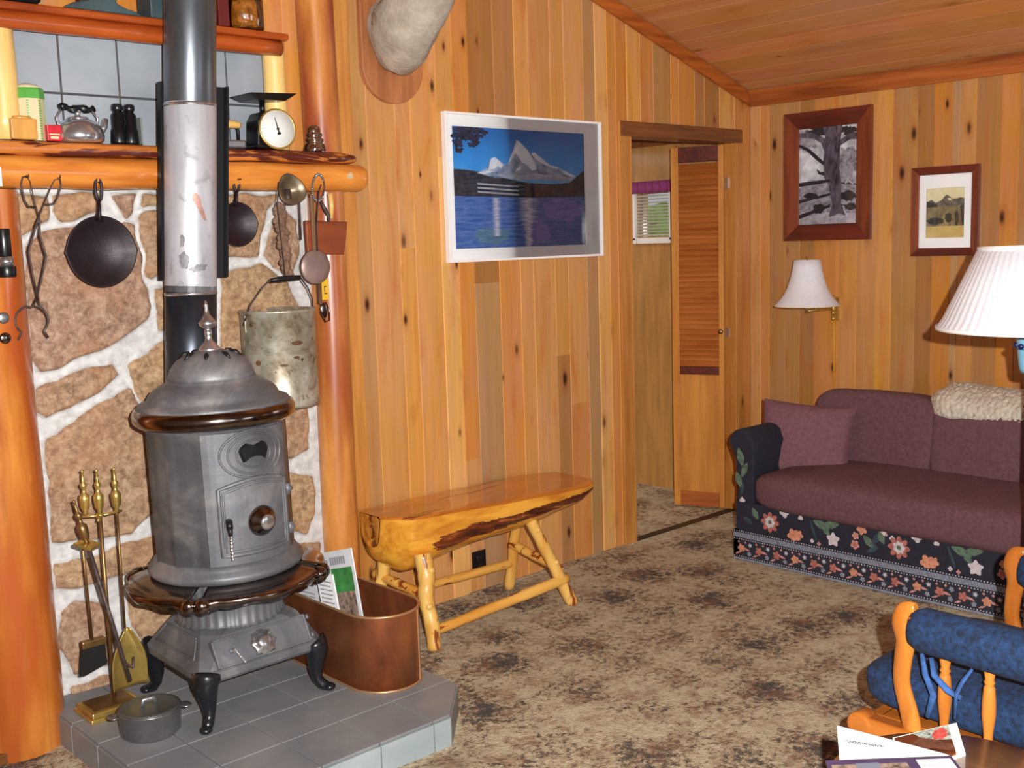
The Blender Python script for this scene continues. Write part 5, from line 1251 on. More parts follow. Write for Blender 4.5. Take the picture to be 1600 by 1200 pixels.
art = [(0, full), (3, [(0, .345), (.10, .35), (.22, .37), (.4, .42), (.55, .45), (.75, .455), (.88, .44), (.94, .385), (1, .33), (1, .58), (0, .58)]),
       (2, [(.17, .375), (.24, .33), (.27, .255), (.30, .235), (.34, .27), (.38, .30), (.42, .26), (.44, .17), (.467, .085), (.49, .10), (.54, .16), (.575, .195), (.60, .185), (.66, .235), (.72, .29), (.78, .305), (.86, .35), (.935, .385), (.90, .41), (.7, .40), (.5, .40), (.3, .41), (.17, .375)]),
       (1, [(.44, .17), (.467, .085), (.49, .10), (.545, .165), (.58, .23), (.60, .27), (.615, .33), (.58, .345), (.54, .30), (.50, .27), (.47, .215), (.455, .20), (.42, .26), (.40, .285), (.415, .235)]),
       (1, [(.575, .195), (.60, .185), (.66, .235), (.72, .29), (.78, .305), (.80, .32), (.74, .315), (.68, .29), (.62, .255)]), (1, [(.80, .32), (.86, .35), (.935, .385), (.90, .39), (.84, .365)]),
       (1, [(.25, .35), (.27, .255), (.30, .235), (.33, .27), (.36, .30), (.34, .33), (.32, .31), (.29, .34)]), (1, [(.17, .375), (.25, .35), (.30, .355), (.22, .385)]), (1, [(.46, .33), (.50, .30), (.49, .34), (.45, .36)]),
       (7, [(.30, .385), (.42, .37), (.52, .36), (.68, .375), (.80, .38), (.92, .405), (.86, .43), (.66, .42), (.5, .43), (.36, .41)]),
       (4, [(0, .565), (.3, .57), (.6, .575), (1, .565), (1, 1), (0, 1)]), (8, blob(.82, .68, .17, .10, 3)), (8, blob(.60, .88, .10, .12, 8)), (9, blob(.27, .90, .12, .07, 5)),
       ]
rr2 = random.Random(9)
for k in range(64):
    y = .578 + k*.0066; hw = (.095 if y < .72 else .095-.05*min(1, (y-.72)/.15)); cxx = .545 - .03*max(0, (y-.62)) ; a_, b_ = cxx-hw*rr2.uniform(.7, 1.05), cxx+hw*rr2.uniform(.6, 1.15)
    art.append((5, [(a_, y+.003), ((a_+b_)/2, y), (b_, y+.003), ((a_+b_)/2, y+.0075)]))
    if y < .9: art.append((5, [(.27-.01*rr2.random(), y+.003), (.30, y), (.33+.012*rr2.random()-.03*(y-.6), y+.003), (.30, y+.006)]))
art += [(7, [(.16+.0*k, .455+.034*k), (.46, .475+.034*k), (.47, .490+.034*k), (.17, .470+.034*k)]) for k in range(3)]  # pale slats painted in as a window-blind reflection on the glass
rnd = random.Random(4)
art += [(6, blob(.02+rnd.random()*.24*(1-.5*j/22), .02+j/22*.17*rnd.random(), .030, .022, j, 14, .9)) for j in range(34)]
picture('mountain_picture', 'large white-framed print of a snowy mountain above a blue lake on the pine wall', (3.460, YA, 1.772), (1, 0, 0), (0, 0, 1), (0, -1, 0), .955, .625, .010,
        PM, art, mat_w=(.800, .512, -.028, 0), depth=.028, fm=(M['white'], M['white']))
BW = [ph('bw_bright', (176, 172, 180), (240, 238, 244), 14), ph('bw_trunk', (44, 34, 46), (124, 110, 128), 40, (1, 1, .4)), ph('bw_mid', (104, 98, 108), (192, 184, 194), 34), ph('bw_dark', (24, 20, 26), (50, 44, 50), 30), ph('bw_path', (150, 144, 152), (206, 198, 206), 22)]
t_art = [(0, full), (2, blob(.1, .12, .22, .10, 1, amp=.8)), (2, [(0, .62), (.2, .53), (.4, .56), (.7, .50), (1, .53), (1, 1), (0, 1)]), (2, blob(.85, .38, .16, .16, 5, amp=.5)), (3, blob(.85, .05, .14, .05, 6, amp=.9)), (3, blob(.40, .03, .26, .05, 7, amp=.8)), (4, [(0, .93), (.5, .88), (1, .90), (1, 1), (0, 1)]),
         (1, [(.42, 0), (.75, 0), (.72, .15), (.70, .40), (.74, .60), (.74, .80), (.82, .90), (.86, .93), (.70, .90), (.62, .92), (.52, .93), (.58, .80), (.52, .60), (.44, .52), (.42, .35), (.44, .25), (.38, .16), (.26, .11), (.0, .08), (0, .04), (.2, .04), (.36, .08), (.46, .12)]),
         (1, [(.70, .15), (.85, .09), (1, .08), (1, .155), (.88, .15), (.70, .21)]), (3, [(0, .155), (.18, .21), (.34, .30), (.44, .36), (.42, .39), (.28, .32), (.14, .235), (0, .185)]),
         (3, [(.30, .42), (.38, .46), (.44, .46), (.44, .50), (.34, .48)]), (3, blob(.2, .70, .12, .03, 8)), (3, blob(.35, .84, .10, .05, 9)), (3, blob(.85, .72, .12, .05, 11)), (3, blob(.9, .83, .10, .04, 12))]
for y0, y1, hh in ((.58, .56, .022), (.76, .70, .018), (.92, .82, .022)): t_art.append((3, [(0, y0-hh), (.55, y1-hh), (.55, y1+hh*.4), (0, y0+hh)]))
for y0, y1 in ((.58, .60), (.70, .73), (.80, .84)): t_art.append((3, [(.74, y0), (1, y1), (1, y1+.014), (.74, y0+.014)]))
t_art += [(0, [(.76, .80), (.80, .86), (.86, .93), (.83, .93), (.78, .87)]), (4, [(.02, .775), (.3, .735), (.3, .745), (.02, .785)]), (0, [(.78, .52), (.95, .60), (.93, .61)]), (0, [(.90, .50), (.82, .60), (.80, .59)])]
picture('tree_photograph', 'dark redwood-framed black and white photograph of a gnarled tree and rail fence', (XB, 3.135, 1.829), (0, -1, 0), (0, 0, 1), (-1, 0, 0), .505, .665, .085,
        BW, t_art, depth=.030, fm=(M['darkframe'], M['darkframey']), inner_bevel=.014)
LM = [ph('old_sky', (226, 214, 170), (238, 230, 196), 8), ph('old_peaks', (70, 68, 68), (140, 130, 118), 40), ph('old_water', (104, 90, 66), (170, 152, 108), 26, (1, 1, .6)), ph('old_meadow', (196, 166, 96), (218, 192, 124), 10), ph('old_trees', (44, 40, 38), (76, 68, 54), 40)]
l_art = [(0, full), (1, [(0, .27), (.12, .23), (.25, .29), (.38, .25), (.52, .13), (.60, .17), (.68, .22), (.80, .22), (.90, .20), (1, .22), (1, .40), (0, .40)]), (2, [(0, .36), (1, .36), (1, .77), (0, .77)]), (4, [(0, .26), (.16, .28), (.3, .33), (.28, .38), (0, .38)]), (4, [(.88, .38), (1, .30), (1, .76), (.94, .74)]), (4, blob(.58, .60, .09, .10, 2)), (4, blob(.80, .62, .05, .16, 3)), (4, blob(.25, .66, .22, .07, 4)), (3, [(0, .765), (1, .765), (1, 1), (0, 1)]), (0, [(.56, .20), (.66, .21), (.64, .26), (.58, .25)])]
picture('landscape_photograph', 'small brown-framed sepia mountain landscape with wide white mat near the big lamp', (XB, 2.500, 1.622), (0, -1, 0), (0, 0, 1), (-1, 0, 0), .335, .425, .038,
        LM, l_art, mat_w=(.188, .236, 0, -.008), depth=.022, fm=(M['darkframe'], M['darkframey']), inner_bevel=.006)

# ------------------------------------------------------------------ mounted head
tr = thing('mounted_head', 'grey-white animal head mount on a rounded wooden wall plaque', 'trophy', (2.73, YA, 2.10))
mb = MB(); P = [(2.73+.150*math.sin(a), 2.24-.142*math.cos(a)) for a in [(-PI/2 + PI*i/20) for i in range(21)]] + [(2.88, 2.62)] + [(2.73+.15*math.cos(PI*i/14), 2.62+.10*math.sin(PI*i/14)) for i in range(1, 14)] + [(2.58, 2.62)]
mb.ext(P, 'xz', YA-.026, YA-.001); mb.build('plaque', M['plaque'], tr, bevel=.006)
path = [((2.720, 3.575, 2.36), .118, .150), ((2.708, 3.52, 2.345), .120, .150), ((2.69, 3.46, 2.37), .118, .145), ((2.69, 3.39, 2.43), .112, .132), ((2.70, 3.31, 2.51), .098, .115), ((2.72, 3.22, 2.60), .088, .102), ((2.73, 3.14, 2.68), .086, .096), ((2.73, 3.07, 2.72), .080, .088), ((2.725, 2.98, 2.70), .062, .070), ((2.72, 2.89, 2.65), .048, .052), ((2.715, 2.84, 2.615), .040, .040), ((2.713, 2.82, 2.605), .022, .02)]
def neck(u, v):
    t = u*(len(path)-1); i = min(int(t), len(path)-2); k = t-i; a, b = path[i], path[i+1]; k2 = k
    c = Vector(a[0]).lerp(Vector(b[0]), k2); rx = a[1]+(b[1]-a[1])*k; rz = a[2]+(b[2]-a[2])*k
    i2 = min(i+1, len(path)-2); d = (Vector(path[i2+1][0])-Vector(path[max(i2-1, 0)][0])).normalized() if i2 else Vector((0, -1, 0))
    X = Vector((1, 0, 0)); Z = X.cross(d).normalized()
    if Z.z < 0: Z = -Z
    th = 2*PI*v; ff = .010*noise.noise(Vector((c.x*10+math.cos(th)*2, c.y*12, math.sin(th)*2))) + .004*noise.noise(Vector((c.x*40+math.cos(th)*6, c.y*45, math.sin(th)*6)))
    return c + X*(rx+ff)*math.cos(th) + Z*(rz+ff)*math.sin(th)
mb = MB(); mb.grid(neck, 70, 40, cv=True); mb.poly([neck(1, j/40) for j in range(40)]); mb.build('head_and_neck', M['furgrey'], tr)
for s in (-1, 1):
    mb = MB(); mb.sq((2.73+s*.13, 3.13, 2.74), (.065, .012, .032), .9, .9, 18, 10, M=rot('Y', -s*.35).to_3x3()); mb.build('ear', M['furgrey'], tr)
    mb = MB(); mb.sq((2.727+s*.066, 3.02, 2.735), (.012, .014, .013), 1, 1, 14, 10); mb.build('eye', M['black'], tr)
    mb = MB(); mb.tube([(2.73+s*(.045+.01*i), 3.12+.028*i, 2.78+.045*i-.002*i*i) for i in range(9)], [.022-.0023*i for i in range(9)], 12); mb.build('horn', M['horn'], tr)
mb = MB(); mb.sq((2.714, 2.825, 2.62), (.028, .014, .018), .9, .9, 16, 10); mb.build('nose', M['black'], tr)

# ------------------------------------------------------------------ wall lamp
wl = thing('wall_lamp', 'small white bell-shaped shade on a brass swing-arm wall lamp above the sofa arm', 'wall lamp', (XB, 3.10, 1.12))
cx_, cy_ = 4.96, 3.125
mb = MB(); pr = [(.163, 1.168), (.150, 1.184), (.125, 1.214), (.102, 1.256), (.086, 1.305), (.074, 1.355), (.067, 1.400)]
mb.lathe(pr + [(.064, 1.400)] + [(r-.003, z) for r, z in reversed(pr)], 56, T(cx_, cy_, 0)); 
bmesh.ops.delete(mb.bm, geom=[f for f in mb.bm.faces if len(f.verts) > 4], context='FACES_ONLY')
wsh = mb.build('lamp_shade', M['shade'], wl)
mb = MB(); mb.ring([(cx_+.1632*math.cos(2*PI*i/56), cy_+.1632*math.sin(2*PI*i/56), 1.169) for i in range(56)], .0035, 8); mb.build('hem', plain('cream_hem', (236, 226, 206), .7), wsh)
mb = MB(); mb.tube([(cx_, cy_, 1.13), (cx_, cy_, 1.25)], .008, 12); mb.tube([(cx_, cy_, 1.165), (cx_, cy_, 1.16)], .014, 12); mb.tube([(cx_, cy_, 1.25), (cx_, cy_, 1.42)], .003, 8); mb.build('socket', M['brass'], wl)
mb = MB(); mb.sq((cx_, cy_, 1.30), (.028, .028, .045), 1, 1, 18, 12); mb.build('bulb', plain('frosted_bulb', (240, 238, 230), .3), wl)
mb = MB(); mb.tube([(cx_, cy_, 1.14), (5.06, 3.10, 1.14), (5.15, 3.08, 1.14)], .005, 10); mb.build('swing_arm', M['brass'], wl)
mb = MB(); mb.tube([(5.135, 3.08, 1.20), (5.135, 3.08, 1.085)], .009, 12)
for z in (1.20, 1.165, 1.12, 1.09): mb.sq((5.135, 3.08, z), (.014, .014, .010), 1, 1, 14, 8)
mb.box(5.155, 5.169, 3.06, 3.10, 1.08, 1.20); mb.build('wall_bracket', M['brass'], wl)
mb = MB(); mb.tube([(5.15, 3.085, 1.085), (5.156, 3.085, .95), (5.16, 3.09, .70)], .0025, 6); mb.build('cord', M['yellow'], wl)

# ------------------------------------------------------------------ floor lamp at the right edge
lx, ly = 3.503, 1.397
fl_ = thing('floor_lamp', 'large pleated white lampshade over a sky-blue ceramic body at the right edge', 'floor lamp', (lx, ly, 0))
mb = MB(); n = 120
def lpr(r, z, a): return r*(1+.006*math.cos(60*a))
pr = [(.290, 1.228), (.284, 1.240), (.270, 1.262), (.225, 1.36), (.172, 1.478)]
mb.lathe(pr + [(.170, 1.478)] + [(r-.004, z) for r, z in reversed(pr)], 240, T(lx, ly, 0), fn=lpr)
bmesh.ops.delete(mb.bm, geom=[f for f in mb.bm.faces if len(f.verts) > 4], context='FACES_ONLY')
fsh = mb.build('lamp_shade', M['shade'], fl_)
for r, z in ((.2915, 1.232), (.173, 1.476)):
    mb = MB(); mb.lathe([(r, z-.006), (r+.002, z-.006), (r+.002, z+.006), (r, z+.006)], 96, T(lx, ly, 0)); bmesh.ops.delete(mb.bm, geom=[f for f in mb.bm.faces if len(f.verts) > 4], context='FACES_ONLY'); mb.build('trim_band', M['white'], fsh)
mb = MB(); mb.lathe([(0, 1.09), (.040, 1.09), (.046, 1.105), (.050, 1.14), (.054, 1.18), (.058, 1.21), (.054, 1.235), (.02, 1.24), (0, 1.24)], 40, T(lx, ly, 0)); bb_ = mb.build('ceramic_body', M['bluebase'], fl_)
mb = MB()
for k in range(7):
    a = 2*PI*k/7 + PI*1.15; mb.sq((lx+.055*math.cos(a), ly+.055*math.sin(a), 1.175), (.010, .010, .009), .9, .9, 10, 8)
mb.ring([(lx+.0535*math.cos(2*PI*i/40), ly+.0535*math.sin(2*PI*i/40), 1.165) for i in range(40)], .0012, 6); mb.build('painted_motif', M['navyink'], bb_)
mb = MB(); mb.tube([(lx, ly, .02), (lx, ly, 1.10)], .009, 14); mb.tube([(lx, ly, 1.24), (lx, ly, 1.50)], .004, 8); mb.build('pole', M['brass'], fl_)
mb = MB(); mb.lathe([(0, 0), (.11, 0), (.112, .008), (.10, .018), (.03, .026), (0, .028)], 40, T(lx, ly, 0.002)); mb.build('base', M['brassdark'], fl_)
mb = MB(); mb.sq((lx, ly, 1.33), (.03, .03, .05), 1, 1, 18, 12); mb.build('bulb', plain('frosted_bulb_2', (240, 238, 230), .3), fl_)

# ------------------------------------------------------------------ sofa
so = thing('floral_sofa', 'plum-cushioned sofa with navy floral base and rolled arm along the right wall', 'sofa', (4.68, 2.03, 0))
X0, X1, Y0, Y1 = 4.25, 5.10, .98, 3.07
FM_ = [M['navy'], plain('print_rust', (166, 98, 88), .85, var=.2, vs=60), plain('print_orange', (196, 132, 104), .85, var=.15, vs=60), plain('print_white', (196, 186, 190), .85, var=.1, vs=60), plain('print_leaf', (84, 104, 88), .85, var=.25, vs=60),
       plain('print_grey', (122, 126, 142), .85, var=.25, vs=160), plain('print_pink', (190, 134, 128), .85, var=.15, vs=60), plain('band_navy', (36, 36, 50), .85, var=.2, vs=90), plain('print_teal', (44, 62, 72), .85, var=.3, vs=40)]
class Print:
    """flat fabric motifs lying on a vertical panel; k spreads the layers by a tenth of a millimetre"""
    def __init__(s, mb, P): s.mb = mb; s.P = P; s.k = 0
    def poly(s, pts, mi): s.k += 1; s.mb.poly([s.P(a, b, .0008+.00008*(s.k % 25)) for a, b in pts], mi=mi)
    def flower(s, y, z, r, mi, petals=5, ctr=3, seed=0, c2=None):
        n = petals*8; s.poly([(y+r*(.62+.38*abs(math.cos(petals*t/2+seed)))*math.cos(t), z+r*(.62+.38*abs(math.cos(petals*t/2+seed)))*math.sin(t)) for t in [2*PI*i/n for i in range(n)]], mi)
        if ctr is not None:
            m = 14; s.poly([(y+r*.45*(1+.3*(i % 2))*math.cos(2*PI*i/m), z+r*.45*(1+.3*(i % 2))*math.sin(2*PI*i/m)) for i in range(m)], ctr)
        if c2 is not None: s.poly([(y+r*.2*math.cos(2*PI*i/9), z+r*.2*math.sin(2*PI*i/9)) for i in range(9)], c2)
    def leaf(s, y, z, l, w, a, mi=4):
        c, q = math.cos(a), math.sin(a); pts = []
        for i in range(12):
            t = 2*PI*i/12; u = l*math.cos(t); v = w*math.sin(t)*(1-.5*abs(math.cos(t)))*1.2; pts.append((y+u*c-v*q, z+u*q+v*c))
        s.poly(pts, mi)
# front floral panel (z .145-.285)
mb = MB(); mb.mi = 0; mb.box(X0, X0+.10, Y0, Y1-.012, .14, .285)
pr = Print(mb, lambda y, z, d: (X0-d, y, z))
rnd = random.Random(11)
def cluster(o):
    pr.flower(o+2.869, .212, .050, 1, 8, 3, 0, 4); pr.flower(o+2.742, .172, .034, 2, 5, None, .5); pr.flower(o+2.715, .178, .024, 2, 5, None, 1.2)
    pr.leaf(o+2.60, .246, .045, .016, .3); pr.leaf(o+2.55, .256, .040, .016, -.2); pr.leaf(o+2.575, .225, .030, .013, .9); pr.leaf(o+2.64, .215, .05, .006, 1.2, 8)
    for k in range(5):
        a = 2*PI*k/5+.3; pr.leaf(o+2.54+.017*math.cos(a), .190+.017*math.sin(a), .017, .011, a, 3)
    pr.flower(o+2.431, .227, .018, 6, 5, 2, .2); pr.flower(o+2.433, .187, .022, 6, 5, 1, .9); pr.flower(o+2.401, .262, .026, 2, 5, None, .4)
    pr.flower(o+2.79, .272, .026, 3, 4, None, .3); pr.flower(o+2.705, .262, .014, 3, 3, None, .8); pr.flower(o+2.645, .165, .011, 3, 4, None); pr.flower(o+2.61, .158, .010, 6, 4, None)
    pr.leaf(o+2.37, .213, .035, .014, .8); pr.leaf(o+2.33, .235, .035, .013, 2.2, 8); pr.leaf(o+2.35, .18, .03, .010, -.5, 8); pr.leaf(o+2.95, .24, .03, .014, 1.1); pr.leaf(o+2.99, .20, .028, .012, .4, 8)
    pr.flower(o+2.30, .262, .020, 6, 5, 3, .4); pr.flower(o+2.26, .245, .014, 3, 4, None)
for o in (0, -.64, -1.28):
    k0 = len(mb.bm.faces); cluster(o)
mb.build('front_panel', FM_, so, fixn=False)
# skirt with woven border and row of small flowers
mb = MB(); mb.mi = 7; mb.box(X0-.004, X0+.03, Y0, Y1, .004, .148); mb.box(X0-.004, X1, Y1-.03, Y1, .004, .148)
pr = Print(mb, lambda y, z, d: (X0-.004-d, y, z))
pr.poly([(Y0, .112), (Y1, .112), (Y1, .136), (Y0, .136)], 5); pr.poly([(Y0, .004), (Y1, .004), (Y1, .014), (Y0, .014)], 5)
n = 160
for i in range(n):
    y = Y0 + (Y1-Y0)*(i+.5)/n; q = .0024
    for z in (.143, .105, .0205):
        pr.poly([(y-q, z-q), (y+q, z-q), (y+q, z+q), (y-q, z+q)], 3)
    pr.poly([(y-.005, .113), (y-.0035, .113), (y+.0045, .135), (y+.003, .135)], 7)
k = 0; y = Y1-.045
while y > Y0+.03:
    pr.flower(y, .062, .021, 1 if k % 3 else 2, 5, None, k); pr.flower(y-.05, .082, .012, 5, 5, 3, k); pr.flower(y-.045, .040, .012, 5, 5, None, k+1)
    pr.leaf(y-.028, .060, .02, .005, .2, 6); pr.flower(y+.014, .092, .006, 6, 4, None); pr.flower(y-.024, .092, .006, 6, 4, None); pr.leaf(y+.02, .036, .016, .004, -.4, 6)
    y -= .098; k += 1
mb.build('skirt', FM_, so, fixn=False)
mb = MB(); mb.box(X0+.03, X1, Y0, Y1-.03, .05, .27); mb.build('frame', M['navy'], so)
mb = MB(); mb.box(X1-.16, X1, Y0+.02, Y1-.02, .27, .72); mb.build('back_frame', M['navy'], so, bevel=.03)
# arms
def arm(ya, yb, out, name):
    mb = MB(); mb.mi = 0; s = 1 if out > 0 else -1
    P = [(ya, .14), (ya, .50)] 
    yc = (ya+yb)/2; prof = []
    inn, ou = (ya, yb) if s > 0 else (yb, ya)
    prof = [(inn, .14), (inn+s*.002, .45), (inn-s*.002, .56)] + [(yc + s*.026 + .062*math.cos(a)*(-s), .578+.052*math.sin(a)) for a in [PI*.05 + PI*.98*i/14 for i in range(15)]] + [(ou+s*.024, .545), (ou+s*.002, .49), (ou-s*.010, .36), (ou, .14)]
    n = len(prof); xs = [X0+.004, X0+.02, X0+.10, X1-.02]; ks = [.94, 1, 1, 1]
    R_ = [[mb.v((x, yc+(y-yc)*k_, .37+(z-.37)*k_)) for y, z in prof] for x, k_ in zip(xs, ks)]
    for a, b in zip(R_[:-1], R_[1:]):
        for i in range(n): mb.f([a[i], a[(i+1) % n], b[(i+1) % n], b[i]], sm=True)
    mb.f(R_[0][::-1], sm=False); mb.f(R_[-1], sm=False)
    pr = Print(mb, lambda y, z, d: (X0+.003-d, y, z))
    f = (ya+yb)/2 + s*.012
    pr.leaf(f+s*.01, .50, .045, .018, 1.3); pr.leaf(f-s*.012, .44, .04, .014, 2.0); pr.leaf(f+s*.02, .39, .04, .016, 1.2); pr.leaf(f, .35, .03, .010, 1.8, 8)
    pr.flower(f, .292, .017, 3, 4, None, .3); pr.flower(f-s*.008, .222, .026, 6, 5, 3, .5); pr.flower(f+s*.004, .186, .026, 6, 5, None, .2); pr.flower(f-s*.02, .162, .018, 1, 5, None, .2)
    mb.build(name, FM_, so, fixn=False)
arm(2.965, 3.06, 1, 'arm'); arm(Y0+.01, Y0+.135, -1, 'arm')
# seat cushion (one long) and three back cushions
mb = MB(); mb.sq((X0+.36, (Y0+.14+2.965)/2, .352), (.40, (2.965-Y0-.14)/2+.010, .105), .45, .16, 72, 26, amp=.010, fr=6); mb.build('seat_cushion', M['plum'], so)
for k, (a, b) in enumerate(((2.34, 2.955), (1.74, 2.345), (1.13, 1.745))):
    mb = MB(); mb.sq((4.845, (a+b)/2, .572), (.115, (b-a)/2+.006, .205), .42, .20, 44, 26, M=rot('Y', .16).to_3x3(), amp=.012, fr=6, seed=k); mb.build('back_cushion', M['plum'], so)
mb = MB(); RM = rot('Z', .42) @ rot('Y', .30) @ rot('X', .07)
for sg in (-1, 1):
    def pil(u, v):
        a, b = 2*u-1, 2*v-1; pin = 1 - .07*(1-abs(b)**2)*abs(a)**3; pin2 = 1 - .07*(1-abs(a)**2)*abs(b)**3
        d = ((1-a**4)*(1-b**4))**.55; return RM @ Vector((sg*(.072*d + .004*noise.noise(Vector((a*3, b*3, sg)))), a*.222*pin, b*.190*pin2))
    mb.grid(pil, 26, 26)
bmesh.ops.translate(mb.bm, vec=(4.60, 2.905, .540), verts=mb.bm.verts[:])
tag(mb.build('throw_pillow', M['pinkplum'], loc=(4.60, 2.905, .42)), 'dusty plum square throw pillow leaning in the corner by the sofa arm', 'pillow')
# knitted throw on the sofa back
mb = MB()
def thr(u, v):
    y = 2.41 - 1.30*u; e = min(1, u*14+.15)**.5
    a = -.75 + 3.1*v   # wraps from the front edge over the top to the back
    lump = 1 + .16*noise.noise(Vector((y*4, v*2, 1))) + .10*math.exp(-((u-.10)/.05)**2)
    rx, rz = .168*lump*e, .092*lump*e
    x = 4.93 - rx*math.cos(a); z = .722 + rz*math.sin(a) + .012*math.sin(y*3)
    cab = .003*math.sin(y*260+5*math.sin(v*30)) * math.sin(v*110) + .006*noise.noise(Vector((y*40, v*20, 2)))
    if v < .12: z += .008*math.sin(y*120)*(1-v/.12); x += .0
    return (x-cab, y, z+cab)
mb.grid(thr, 420, 60)
tag(mb.build('knitted_throw', plain('cream_knit', (204, 194, 178), .92, var=.10, vs=40, bump=1, bs=160), loc=(4.965, 2.0, .78), solid=.012), 'cream chunky knitted throw folded along the top of the sofa back', 'blanket')

# ------------------------------------------------------------------ glider rocker
gl = thing('glider_rocker', 'honey oak glider rocker with dark blue denim cushions in the bottom right corner', 'rocking chair', (2.78, 1.05, 0))
for ax, nm in ((2.47, 1), (3.11, -1)):
    K = [(1.248, .30), (1.262, .36), (1.282, .43), (1.280, .49), (1.274, .54), (1.284, .585), (1.275, .618), (1.245, .626)]; RK = [.021, .020, .018, .019, .021, .022, .019, .013]
    P = []; RR = []
    for i in range(len(K)-1):
        p0, p1, p2, p3 = K[max(i-1, 0)], K[i], K[i+1], K[min(i+2, len(K)-1)]
        for q in range(6):
            t = q/6; P.append(tuple(.5*(2*p1[c]+(p2[c]-p0[c])*t+(2*p0[c]-5*p1[c]+4*p2[c]-p3[c])*t*t+(3*p1[c]-p0[c]-3*p2[c]+p3[c])*t**3) for c in (0, 1))); RR.append(RK[i]+(RK[i+1]-RK[i])*t)
    mb = MB(); mb.tube([(ax, y, z) for y, z in P], RR, 16, sq=(1.2, .8)); mb.build('arm_post', M['oak'], gl)
    mb = MB(); mb.box(ax-.030, ax+.030, .56, 1.26, .590, .614); mb.build('armrest', M['oaky'], gl, bevel=.010)
    mb = MB(); mb.tube([(ax+.003*nm, y, .578-.018*(1.27-y)) for y in (1.255, 1.23, 1.0, .75, .60)], [.045, .056, .058, .058, .05], 20, sq=(.9, 1)); mb.build('arm_pad', M['denim'], gl)
    mb = MB(); mb.box(ax-.024, ax+.024, .52, 1.40, .270, .318); mb.tube([(ax-.028, 1.385, .294), (ax+.028, 1.385, .294)], .034, 20); mb.build('side_rail', M['oaky'], gl, bevel=.008)
    for y in (1.172, 1.065, .955, .845, .735):
        mb = MB(); mb.lathe([(0, 0), (.009, 0), (.011, .01), (.010, .022), (.013, .026), (.010, .030), (.011, .05), (.0165, .10), (.016, .13), (.013, .165), (.010, .172), (.0135, .178), (.010, .184), (.014, .205), (.012, .225), (0, .27)], 18, T(ax, y, .315)); mb.build('spindle', M['oak'], gl)
    mb = MB(); mb.box(ax-.022, ax+.022, .50, 1.30, .05, .10)
    mb.build('floor_rail', M['oaky'], gl, bevel=.008)
    mb = MB(); mb.box(ax-.018, ax+.018, .70, .76, .10, .262); mb.box(ax-.018, ax+.018, 1.08, 1.14, .10, .262); mb.build('glide_link', M['oak'], gl, bevel=.006)
    for y in (.56, 1.24):
        mb = MB(); mb.tube([(ax, y, 0), (ax, y, .06)], .022, 14); mb.build('foot', M['oak'], gl)
    mb = MB(); mb.tube([(ax, .60, .29), (ax, .565, .55), (ax, .49, .85), (ax, .455, 1.00)], [.020, .018, .017, .015], 14); mb.build('back_post', M['oak'], gl)
mb = MB(); mb.box(2.49, 3.09, 1.34, 1.385, .275, .315); mb.build('front_rail', M['oaky'], gl, bevel=.008)
for y in (.62, 1.15):
    mb = MB(); mb.box(2.49, 3.09, y-.03, y+.03, .055, .095); mb.build('floor_crossbar', M['oaky'], gl, bevel=.006)
mb = MB(); mb.tube([(2.45, .452, 1.0), (2.62, .44, 1.04), (2.79, .436, 1.05), (2.96, .44, 1.04), (3.13, .452, 1.0)], [.020, .026, .028, .026, .020], 14, sq=(1, .8)); mb.build('crest_rail', M['oak'], gl)
mb = MB(); mb.box(2.50, 3.08, .58, 1.35, .285, .315); mb.build('seat_deck', M['oaky'], gl)
mb = MB(); mb.sq((2.79, 1.01, .378), (.292, .425, .066), .5, .25, 48, 22, amp=.010, fr=9); mb.build('seat_cushion', M['denim'], gl)
mb = MB(); mb.sq((2.79, .60, .72), (.285, .07, .33), .5, .28, 44, 24, M=rot('X', .16).to_3x3(), amp=.012, fr=8, seed=2); mb.build('back_cushion', M['denim'], gl)
for (P, r) in (([(2.455, 1.225, .525), (2.445, 1.210, .48), (2.448, 1.190, .43), (2.45, 1.205, .37)], .008), ([(2.455, 1.20, .52), (2.440, 1.185, .485), (2.442, 1.150, .455), (2.445, 1.12, .445)], .008), ([(2.455, 1.10, .52), (2.440, 1.115, .49), (2.440, 1.13, .455), (2.445, 1.135, .39)], .008)):
    mb = MB(); mb.tube(P, [r*.7, r, r*1.1, r*.8], 8, sq=(1, .5)); mb.build('cushion_tie', M['denimtie'], gl)

# ------------------------------------------------------------------ side table with mail and magazines
tz = .50
tb = thing('side_table', 'round wooden side table edge in the bottom right foreground under the mail', 'table', (1.93, .88, 0))
mb = MB(); mb.lathe([(0, tz-.026), (.235, tz-.026), (.245, tz-.020), (.247, tz-.010), (.240, tz), (0, tz)], 64, T(1.93, .88, 0)); mb.build('table_top', wood('table_oak', (128, 84, 44), (164, 116, 66), 'y', .3, coat=.4), tb)
mb = MB(); mb.lathe([(0, .03), (.03, .03), (.032, .10), (.022, .16), (.034, .26), (.024, .36), (.03, .42), (.06, tz-.027), (0, tz-.027)], 28, T(1.93, .88, 0)); mb.build('pedestal', M['oak'], tb)
for k in range(3):
    a = 2*PI*k/3+.4; mb = MB(); mb.tube([(1.93+.02*math.cos(a), .88+.02*math.sin(a), .09), (1.93+.12*math.cos(a), .88+.12*math.sin(a), .06), (1.93+.20*math.cos(a), .88+.20*math.sin(a), .016)], [.022, .018, .015], 12); mb.build('leg', M['oak'], tb)
